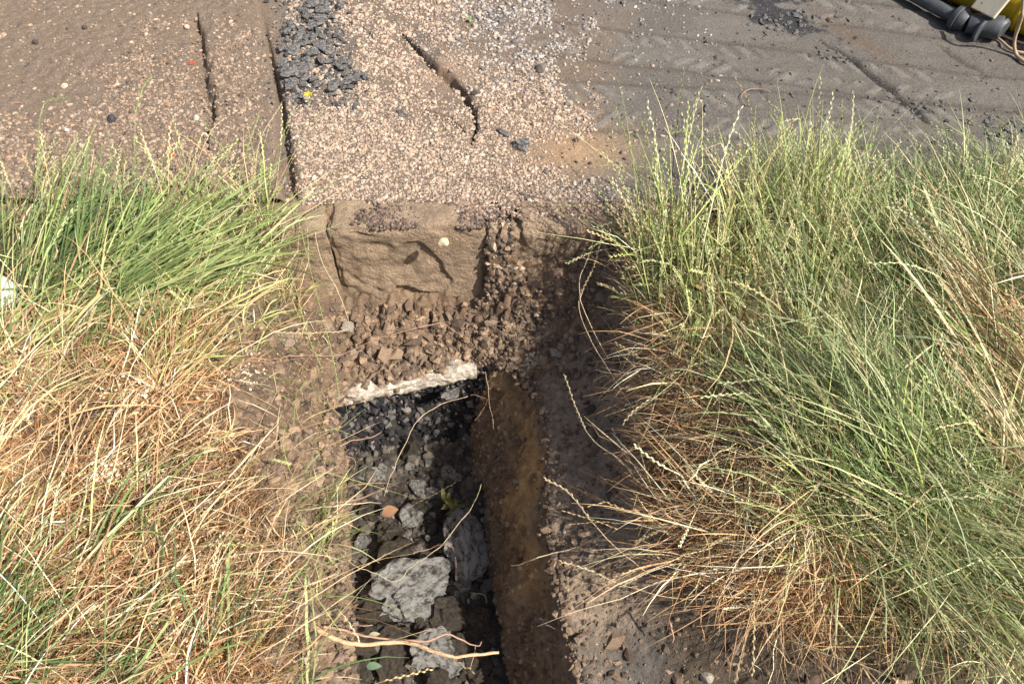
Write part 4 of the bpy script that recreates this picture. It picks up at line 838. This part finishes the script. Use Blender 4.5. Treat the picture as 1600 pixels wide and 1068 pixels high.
# --- right: yellow green clump, tall stems with seed heads
n = 3000; p, q = roots_in([(1050, 520), (1120, 400), (1180, 340), (1300, 330), (1330, 470), (1260, 660), (1100, 620), (1020, 540)], n)
col = np.where((RG.rand(n) < .75)[:, None], pick(YELG, n), pick(STRAW, n))
add('R', strands(p, N(100, 30, n) * D2, U(.2, .65, n), U(.11, .30, n) * (1.25 - .75 * sstep(370, 500, q[:, 1])), U(.0016, .0030, n), col * .95, K=8, curl=.15, droop=U(.0, .4, n), wiggle=.06, tipcol=pick(YELG, n), seedhead=.35))
n = 150; p, q = roots_in([(1000, 430), (1070, 380), (1100, 480), (1020, 560)], n); add('R', strands(p, N(105, 12, n) * D2, U(.3, .6, n), U(.25, .42, n), U(.0016, .0026, n), pick(YELG, n), K=8, curl=.12, droop=U(.0, .3, n), wiggle=.05, seedhead=.8))
# --- right: mass of a blue green grass, combed up and left
n = 11500; p, q = roots_in([(1230, 330), (1700, 325), (1700, 1010), (1500, 960), (1290, 880), (1200, 600)], n, dens=lambda a, b: .35 + .65 * sstep(-.2, .2, fbm(np.stack([a, b], -1), 70, 2, 310)))
k_ = RG.rand(n); col = np.where((k_ < .58)[:, None], pick(BLUEG, n), np.where((k_ < .76)[:, None], pick(GREEN, n), pick(STRAW, n) * .8))
fl_ = 106 + 14 * sstep(400, 750, q[:, 1]) + 14 * fbm(q, 140, 2, 311) + np.where((RG.rand(n) < .38) & (q[:, 1] > 430), 178, 0)
add('R', strands(p, (fl_ + N(0, 20, n)) * D2, U(.6, .98, n), U(.14, .38, n), U(.0013, .0026, n), col, K=7, curl=.15, droop=U(.1, .6, n), wiggle=.06, tipcol=pick(BLUEG, n) * 1.2, clear=.02, seedhead=.12))
n = 900; p, q = roots_in([(1280, 400), (1700, 380), (1700, 900), (1400, 880)], n); add('R', strands(p, N(130, 12, n) * D2, U(.75, .95, n), U(.25, .45, n), U(.002, .0034, n), pick(np.vstack([BLUEG, GREEN]), n), K=8, curl=.1, droop=U(.1, .5, n), wiggle=.04, clear=.05))
n = 600; p, q = roots_in([(1480, 480), (1700, 560), (1700, 1000), (1560, 800)], n); add('R', strands(p, N(125, 8, n) * D2, U(.75, .95, n), U(.2, .4, n), U(.0016, .003, n), pick(STRAW, n) * .95, K=8, curl=.1, droop=U(.1, .5, n), wiggle=.04, clear=.07, seedhead=.2))
n = 500; p, q = roots_in([(1150, 322), (1700, 318), (1700, 345), (1150, 350)], n); add('R', strands(p, N(95, 30, n) * D2, U(.2, .7, n), U(.1, .27, n), U(.0011, .002, n), pick(BLUEG, n) * 1.15, K=8, curl=.15, droop=U(.0, .4, n), wiggle=.06, seedhead=.8))
# --- right: straw tangle between yellow green clump and shelf
n = 8000; p, q = roots_in([(1010, 540), (1090, 470), (1190, 600), (1240, 760), (1330, 900), (1300, 960), (1200, 940), (1090, 880), (1030, 760), (995, 640)], n)
pt = fbm(q, 80, 3, 312); col = np.where((pt + N(0, .3, n) > .0)[:, None], pick(STRAW, n), pick(RUST, n) * 1.1)
add('R', strands(p, U(0, 6.28, n), U(.6, 1, n), U(.06, .2, n), U(.0012, .0022, n), col, K=7, curl=.7, droop=U(.2, .9, n), wiggle=.35, clear=.01))
n = 2600; p, q = roots_in([(1000, 430), (1110, 420), (1180, 560), (1260, 720), (1200, 800), (1060, 680)], n); add('R', strands(p, N(-66, 22, n) * D2, U(.85, .99, n), U(.12, .32, n), U(.0014, .0026, n), np.where((RG.rand(n) < .7)[:, None], pick(STRAW, n), pick(YELG, n)), K=8, curl=.25, droop=U(.2, .8, n), wiggle=.08, clear=.04))
n = 1100; p, q = roots_in([(1060, 520), (1150, 560), (1260, 720), (1340, 900), (1180, 930), (1090, 800)], n); add('R', strands(p, N(125, 45, n) * D2, U(.75, .98, n), U(.10, .25, n), U(.0013, .0024, n), pick(STRAW, n), K=8, curl=.3, droop=U(.3, 1, n), wiggle=.10, clear=.03, seedhead=.06))
n = 520; p, q = roots_in([(1120, 780), (1260, 860), (1300, 940), (1150, 950), (1080, 860)], n); add('R', strands(p, N(155, 28, n) * D2, U(.8, .99, n), U(.12, .33, n), U(.0013, .0022, n), pick(STRAW, n), K=9, curl=.25, droop=U(.1, .5, n), wiggle=.07, clear=.03, seedhead=.14))
n = 2400; p, q = roots_in([(1200, 800), (1400, 820), (1700, 900), (1700, 1010), (1500, 990), (1350, 960)], n); add('R', strands(p, U(-1.2, 3.6, n), U(.6, 1, n), U(.08, .3, n), U(.0013, .0024, n), np.where((RG.rand(n) < .35)[:, None], pick(STRAW, n) * .85, pick(YELG, n) * .8), K=9, curl=.8, droop=U(.2, .8, n), wiggle=.15, clear=.03))
n = 420; p, q = roots_in([(1150, 900), (1620, 960), (1620, 1040), (1250, 980)], n); add('R', strands(p, N(230, 60, n) * D2, U(.6, 1, n), U(.12, .34, n), U(.0013, .0022, n), pick(STRAW, n), K=10, curl=.8, droop=U(.2, .6, n), wiggle=.08, clear=.04))
n = 2200; p, q = roots_in([(1150, 620), (1330, 640), (1700, 760), (1700, 1000), (1300, 880)], n); add('R', strands(p, N(115, 30, n) * D2, U(.4, .9, n), U(.1, .28, n), U(.0015, .0028, n), np.where((RG.rand(n) < .6)[:, None], pick(YELG, n) * .8, pick(GREEN, n)), K=7, curl=.25, droop=U(.1, .6, n), wiggle=.1, clear=.03))
flush('L', 'grass', 'dry straw and green grass covering the left bank')
n = 1300; p, q = roots_in([(975, 400), (1060, 380), (1110, 470), (1060, 560), (1000, 520)], n); add('R', strands(p, N(100, 35, n) * D2, U(.3, .9, n), U(.08, .22, n) * (1.2 - .6 * sstep(400, 480, q[:, 1])), U(.0013, .0025, n), np.where((RG.rand(n) < .6)[:, None], pick(STRAW, n), pick(YELG, n)), K=7, curl=.3, droop=U(.2, .8, n), wiggle=.1, clear=.01, seedhead=.2))
flush('R', 'grass', 'tall green and straw grass covering the right bank')

# ------------------------------------------------------------------ single stalks that stand out (thing > seed_head)
def stalk(pts, m, label, head=True, r=.0011):
    rt_ = tube('grass_stalk', pts3(pts), r * 1.2, r * .7, m, ns=5, sub=5, wig=.003)
    tag(rt_, label=label, cat='grass stalk', group='single stalks standing clear of the grass')
    if head:
        p = smooth_pts(pts3(pts), 8); n_ = len(p); s0 = int(n_ * .62); vs, fs, b_ = [], [], 0
        L = np.linalg.norm(np.diff(p[s0:], axis=0), axis=1).sum(); cnt = max(6, int(L / .008))
        for j in range(cnt):
            u = s0 + (n_ - 1 - s0) * j / cnt; i = min(int(u), n_ - 2); c0 = p[i] + (p[i + 1] - p[i]) * (u - i); d_ = p[i + 1] - p[i]; d_ /= np.linalg.norm(d_) + 1e-9
            s_ = np.cross(d_, np.array([0, -.57, .82])); s_ /= np.linalg.norm(s_) + 1e-9; s_ *= 1 if j % 2 else -1; nn_ = np.cross(d_, s_); l_ = .011
            v_ = [c0, c0 + d_ * l_ * .5 + s_ * .0032, c0 + d_ * l_ + s_ * .0024, c0 + d_ * l_ * .5 + s_ * .0012 + nn_ * .0015, c0 + d_ * l_ * .5 + s_ * .0012 - nn_ * .0015]
            vs.append(np.array(v_)); fs.append(np.array([[0, 1, 3], [1, 2, 3], [0, 4, 1], [1, 4, 2], [0, 3, 4], [3, 2, 4]]) + b_); b_ += 5
        mesh_np('seed_head', np.vstack(vs), np.vstack(fs), m, parent=rt_, smooth=False)
ST = [
 ([(50, 345, -.02), (58, 300, .1), (60, 240, .2), (62, 190, .28), (72, 160, .31), (104, 152, .32)], 1, 'tall green stalk at the far left bending over at its tip'),
 ([(52, 350, -.02), (54, 310, .1), (62, 250, .18), (74, 215, .22)], 1, 'shorter green stalk beside the bending one at the far left'),
 ([(205, 350, -.02), (210, 300, .08), (210, 240, .17), (212, 180, .25), (222, 140, .3), (236, 120, .32)], 1, 'straight thin stalk rising over the left slab, tallest of the left grass'),
 ([(280, 350, -.02), (300, 290, .08), (310, 250, .12), (330, 205, .17), (352, 184, .19)], 0, 'pale stalk leaning right near the lower slab crack'),
 ([(380, 350, -.05), (395, 290, .05), (405, 225, .12), (425, 185, .17), (440, 162, .2)], 0, 'pale stalk whose tip ends on the slab gap'),
 ([(350, 350, -.05), (372, 300, .04), (385, 240, .1), (404, 180, .16)], 1, 'faint green stalk just left of the slab gap'),
 ([(330, 430, -.05), (400, 370, .05), (470, 335, .07), (520, 305, .08), (577, 262, .1)], 0, 'long straw stalk lying across the gravel above the kerb'),
 ([(490, 345, -.02), (500, 400, -.03), (530, 460, -.08), (545, 505, -.15), (535, 517, -.17), (480, 520, -.12), (430, 519, -.08)], 0, 'white straw bent sharply over the left end of the kerb'),
 ([(455, 300, .01), (475, 380, .0), (495, 460, -.1), (520, 560, -.2), (530, 620, -.3)], 1, 'thin green stalk hanging over the kerb into the trench'),
 ([(430, 400, -.05), (455, 430, -.05), (480, 520, -.12), (500, 570, -.2)], 1, 'green stalk drooping over the left bank soil'),
 ([(1005, 480, -.02), (1012, 400, .08), (1010, 330, .18), (990, 250, .3), (962, 170, .40)], 1, 'outermost left stalk of the bright clump, tip high over the road'),
 ([(1020, 480, -.02), (1030, 400, .08), (1028, 300, .2), (1015, 230, .3), (1002, 190, .36)], 1, 'second tall stalk of the bright clump, slightly right of the outermost'),
 ([(1120, 450, .03), (1110, 340, .15), (1105, 270, .25), (1090, 220, .32), (1070, 205, .35), (1050, 208, .35)], 1, 'arching stalk whose tip bends left over the road'),
 ([(1140, 430, .03), (1160, 330, .18), (1175, 250, .3), (1180, 165, .42)], 1, 'upright stalk in the middle of the bright clump, highest of all'),
 ([(1180, 430, .03), (1190, 330, .15), (1200, 260, .25), (1220, 185, .36)], 1, 'stalk right of the highest one with its tip leaning right'),
 ([(1210, 430, .03), (1228, 330, .15), (1230, 260, .25), (1215, 190, .34)], 1, 'stalk crossing the tip of the right leaning one'),
 ([(1120, 900, -.1), (1040, 905, -.08), (980, 870, -.05), (930, 820, -.03), (890, 770, .0), (852, 748, .02)], 0, 'long straw arching left over the shelf, its tip near the ochre wall'),
 ([(1140, 930, -.1), (1060, 935, -.1), (980, 915, -.1), (920, 890, -.08), (876, 877, -.06)], 0, 'lowest straw arching left over the soil shelf'),
 ([(1060, 850, -.08), (980, 730, -.05), (930, 690, -.05), (905, 650, -.05), (882, 585, -.05)], 0, 'leaning straw with a fluffy seed head at the top of the shelf'),
 ([(1180, 900, -.1), (1250, 1000, -.05), (1350, 1040, .0), (1400, 1062, .02)], 0, 'thick white straw curving along the bottom of the right bank'),
 ([(1500, 960, .0), (1440, 900, .1), (1435, 800, .2), (1430, 780, .22), (1340, 752, .26)], 0, 'kinked straw bent back left in the lower right grass'),
 ([(950, 560, -.1), (915, 490, -.05), (905, 440, -.02), (925, 380, .0), (905, 320, .05)], 0, 'zigzag dry stalk over the earth right of the kerb'),
 ([(990, 640, -.05), (940, 560, -.05), (918, 520, -.05), (905, 470, -.04), (930, 410, .0), (945, 340, .03)], 0, 'white branching dry stem left of the bright clump'),
]
for pts, gflag, lb in ST: stalk(pts, M['gstalk'] if gflag else M['straw'], lb)

# ------------------------------------------------------------------ tool, board, drum and cable at the top right
def cyl(name, a, b, r0, r1, m, parent=None, ns=24, rings=1, capped=True, **k):
    a = np.array(a, float); b = np.array(b, float); n_ = 2 + rings
    ts = np.linspace(0, 1, n_); pts = a + (b - a) * ts[:, None]; v, f = tube_np(pts, r0 + (r1 - r0) * ts, ns)
    me = bpy.data.meshes.new(name); v = list(map(tuple, v)); fl_ = [tuple(q_) for q_ in f.tolist()]
    if capped: fl_.append(tuple(range(ns))[::-1]); fl_.append(tuple(range(len(v) - ns, len(v))))
    me.from_pydata(v, [], fl_); me.materials.append(m)
    for p_ in me.polygons: p_.use_smooth = len(p_.vertices) == 4
    o = bpy.data.objects.new(name, me); COL.objects.link(o); o.parent = parent
    bv = o.modifiers.new('bevel', 'BEVEL'); bv.width = .003; bv.segments = 2; bv.limit_method = 'ANGLE'
    return tag(o, **k)
zt = .035
A = P(1400, -22, zt); B = P(1493, 27, zt); d_ = (B - A) / np.linalg.norm(B - A); Ce = P(1556, 40, zt + .012)
tl = empty('steel_tool', (0, 0, 0), label='black steel bar with round collar and thick nose lying on the road', cat='tool')
cyl('bar', A, B, 0.021, .025, M['steel'], tl); cyl('tip', A - d_ * .16, A, .010, .019, M['steel'], tl)
cyl('band', A + d_ * .015, A + d_ * .05, .026, .026, M['steel'], tl)
cyl('collar', B - d_ * .004, B + d_ * .018, .044, .047, M['steel'], tl, ns=32); cyl('neck', B + d_ * .018, B + d_ * .05, .042, .031, M['steel'], tl)
cyl('nose', B + d_ * .05, Ce + d_ * .02, .035, .042, M['steel'], tl, rings=3); cyl('nose_ring', B + d_ * .10, B + d_ * .112, .0405, .0405, M['steel'], tl)
cyl('end_cap', Ce + d_ * .02, Ce + d_ * .035, .038, .030, M['steel'], tl)
# cream board standing over the nose
def box_pts(name, c0, ax, ay, az, m, parent=None, bev=.003, **k):
    c0, ax, ay, az = [np.array(t_, float) for t_ in (c0, ax, ay, az)]
    v = [tuple(c0 + i * ax + j * ay + l_ * az) for l_ in (0, 1) for j in (-.5, .5) for i in (-.5, .5)]
    me = bpy.data.meshes.new(name); me.from_pydata(v, [], [(0, 2, 3, 1), (4, 5, 7, 6), (0, 1, 5, 4), (2, 6, 7, 3), (0, 4, 6, 2), (1, 3, 7, 5)]); me.materials.append(m)
    o = bpy.data.objects.new(name, me); COL.objects.link(o); o.parent = parent; bv = o.modifiers.new('bevel', 'BEVEL'); bv.width = bev; bv.segments = 2
    return tag(o, **k)
b0 = P(1535, 21, .085); b1 = P(1576, -30, .19); az = b1 - b0; ax = P(1553, 29, .085) - P(1519, 12, .085); ax = ax / np.linalg.norm(ax) * .092; ay = np.cross(az, ax); ay = ay / np.linalg.norm(ay) * .02
box_pts('cream_board', b0, ax, ay, az * 1.15, M['board'], label='cream painted flat bar propped on the nose of the black tool', cat='board')
# yellow drum
dr = empty('yellow_tank', (0, 0, 0), label='dirty yellow metal cylinder lying on the road at the top right corner', cat='tank')
Y0 = P(1440, -66, .09); Y1 = P(1700, 50, .09); dy_ = (Y1 - Y0) / np.linalg.norm(Y1 - Y0)
cyl('body', Y0, Y1, .09, .09, M['yel'], dr, ns=40, rings=6); cyl('end_dome', Y0 - dy_ * .035, Y0, .06, .09, M['yel'], dr, ns=40); cyl('end_dome', Y1, Y1 + dy_ * .035, .09, .06, M['yel'], dr, ns=40)
for t_ in (.28, .66): c_ = Y0 + (Y1 - Y0) * t_; cyl('hoop', c_, c_ + dy_ * .014, .094, .094, M['yel'], dr, ns=40)
cb = tube('cable', [P(1600, -10, .20), P(1598, 20, .17), P(1590, 45, .10), P(1585, 65, .05), P(1588, 85, .012), P(1604, 98, .010), P(1640, 112, .01)], .0065, .0065, M['cable'], ns=8, label='brown cable looping over the yellow cylinder and down to the road', cat='cable')
tube('cable', [P(1545, 50, .012), P(1562, 62, .01), P(1582, 78, .01), P(1610, 84, .01), P(1650, 90, .01)], .0045, .0045, M['cable'], ns=8, label='thin brown cable running on the road from the end of the tool', cat='cable')
tube('cable', [P(1535, 42, .012), P(1568, 56, .01), P(1600, 68, .01), P(1660, 80, .01)], .005, .005, M['cable'], ns=8, label='second cable lying beside the yellow cylinder', cat='cable')

# ------------------------------------------------------------------ sneaker at the left edge
sh0 = P(-46, 470, .06); sh = empty('sneaker', (sh0[0], sh0[1], .055), label='white rubber toe of a dark canvas sneaker at the left edge in the grass', cat='shoe')
sh.rotation_euler = (0, .02, .12); sh.scale = (1.25, 1.25, 1.25)
def shoe_part(name, x0, x1, wscale, zb, zt, m, n=26, ns=20, toe=True, xo=0):
    V_, F_ = [], []
    xs = x0 + (x1 - x0) * (1 - np.cos(np.linspace(0, math.pi, n))) / 2
    for x in xs:
        t = np.clip((x + .20) / .30, 0, 1); wdt = (.030 + .022 * np.sin(np.pi * np.clip(t * .62 + .2, 0, 1)) ** 1.0) * wscale
        wdt *= math.sqrt(max(0, 1 - max(0, (x - .02) / .0835) ** 2)) if x > .02 else 1
        wdt *= math.sqrt(max(0, 1 - max(0, (-.165 - x) / .037) ** 2)) if x < -.165 else 1
        ht = zt(x)
        for a in np.linspace(0, 2 * math.pi, ns, endpoint=False):
            ca, sa = math.cos(a), math.sin(a); e = .55
            V_.append((x, max(wdt, .0005) * np.sign(ca) * abs(ca) ** e, (zb + ht) / 2 + (ht - zb) / 2 * np.sign(sa) * abs(sa) ** (e if sa < 0 else .8)))
    for i in range(n - 1):
        for j in range(ns): F_.append((i * ns + j, i * ns + (j + 1) % ns, (i + 1) * ns + (j + 1) % ns, (i + 1) * ns + j))
    V_ = np.array(V_, float); V_[:, 0] += xo; return mesh_np(name, V_, np.array(F_), m, parent=sh)
shoe_part('sole', -.202, .102, 1.06, 0, lambda x: .026, M['rubber'])
shoe_part('sole_stripe', -.204, .1045, 1.085, .010, lambda x: .014, M['canvas'])
shoe_part('upper', -.195, .06, .97, .02, lambda x: .052 + .05 * sstep(.02, -.12, x), M['canvas'])
shoe_part('toe_cap', .022, .0995, 1.0, .018, lambda x: .058 - .022 * sstep(.05, .10, x), M['rubber'])
shoe_part('toe_bumper', .03, .1035, 1.045, .022, lambda x: .036, M['rubber'])
for k in range(5): tube('lace', [(-.01 - k * .022, -.03, .058 + k * .006), (-.012 - k * .022, 0, .068 + k * .009), (-.01 - k * .022, .03, .058 + k * .006)], .003, .003, M['rubber'], parent=sh)
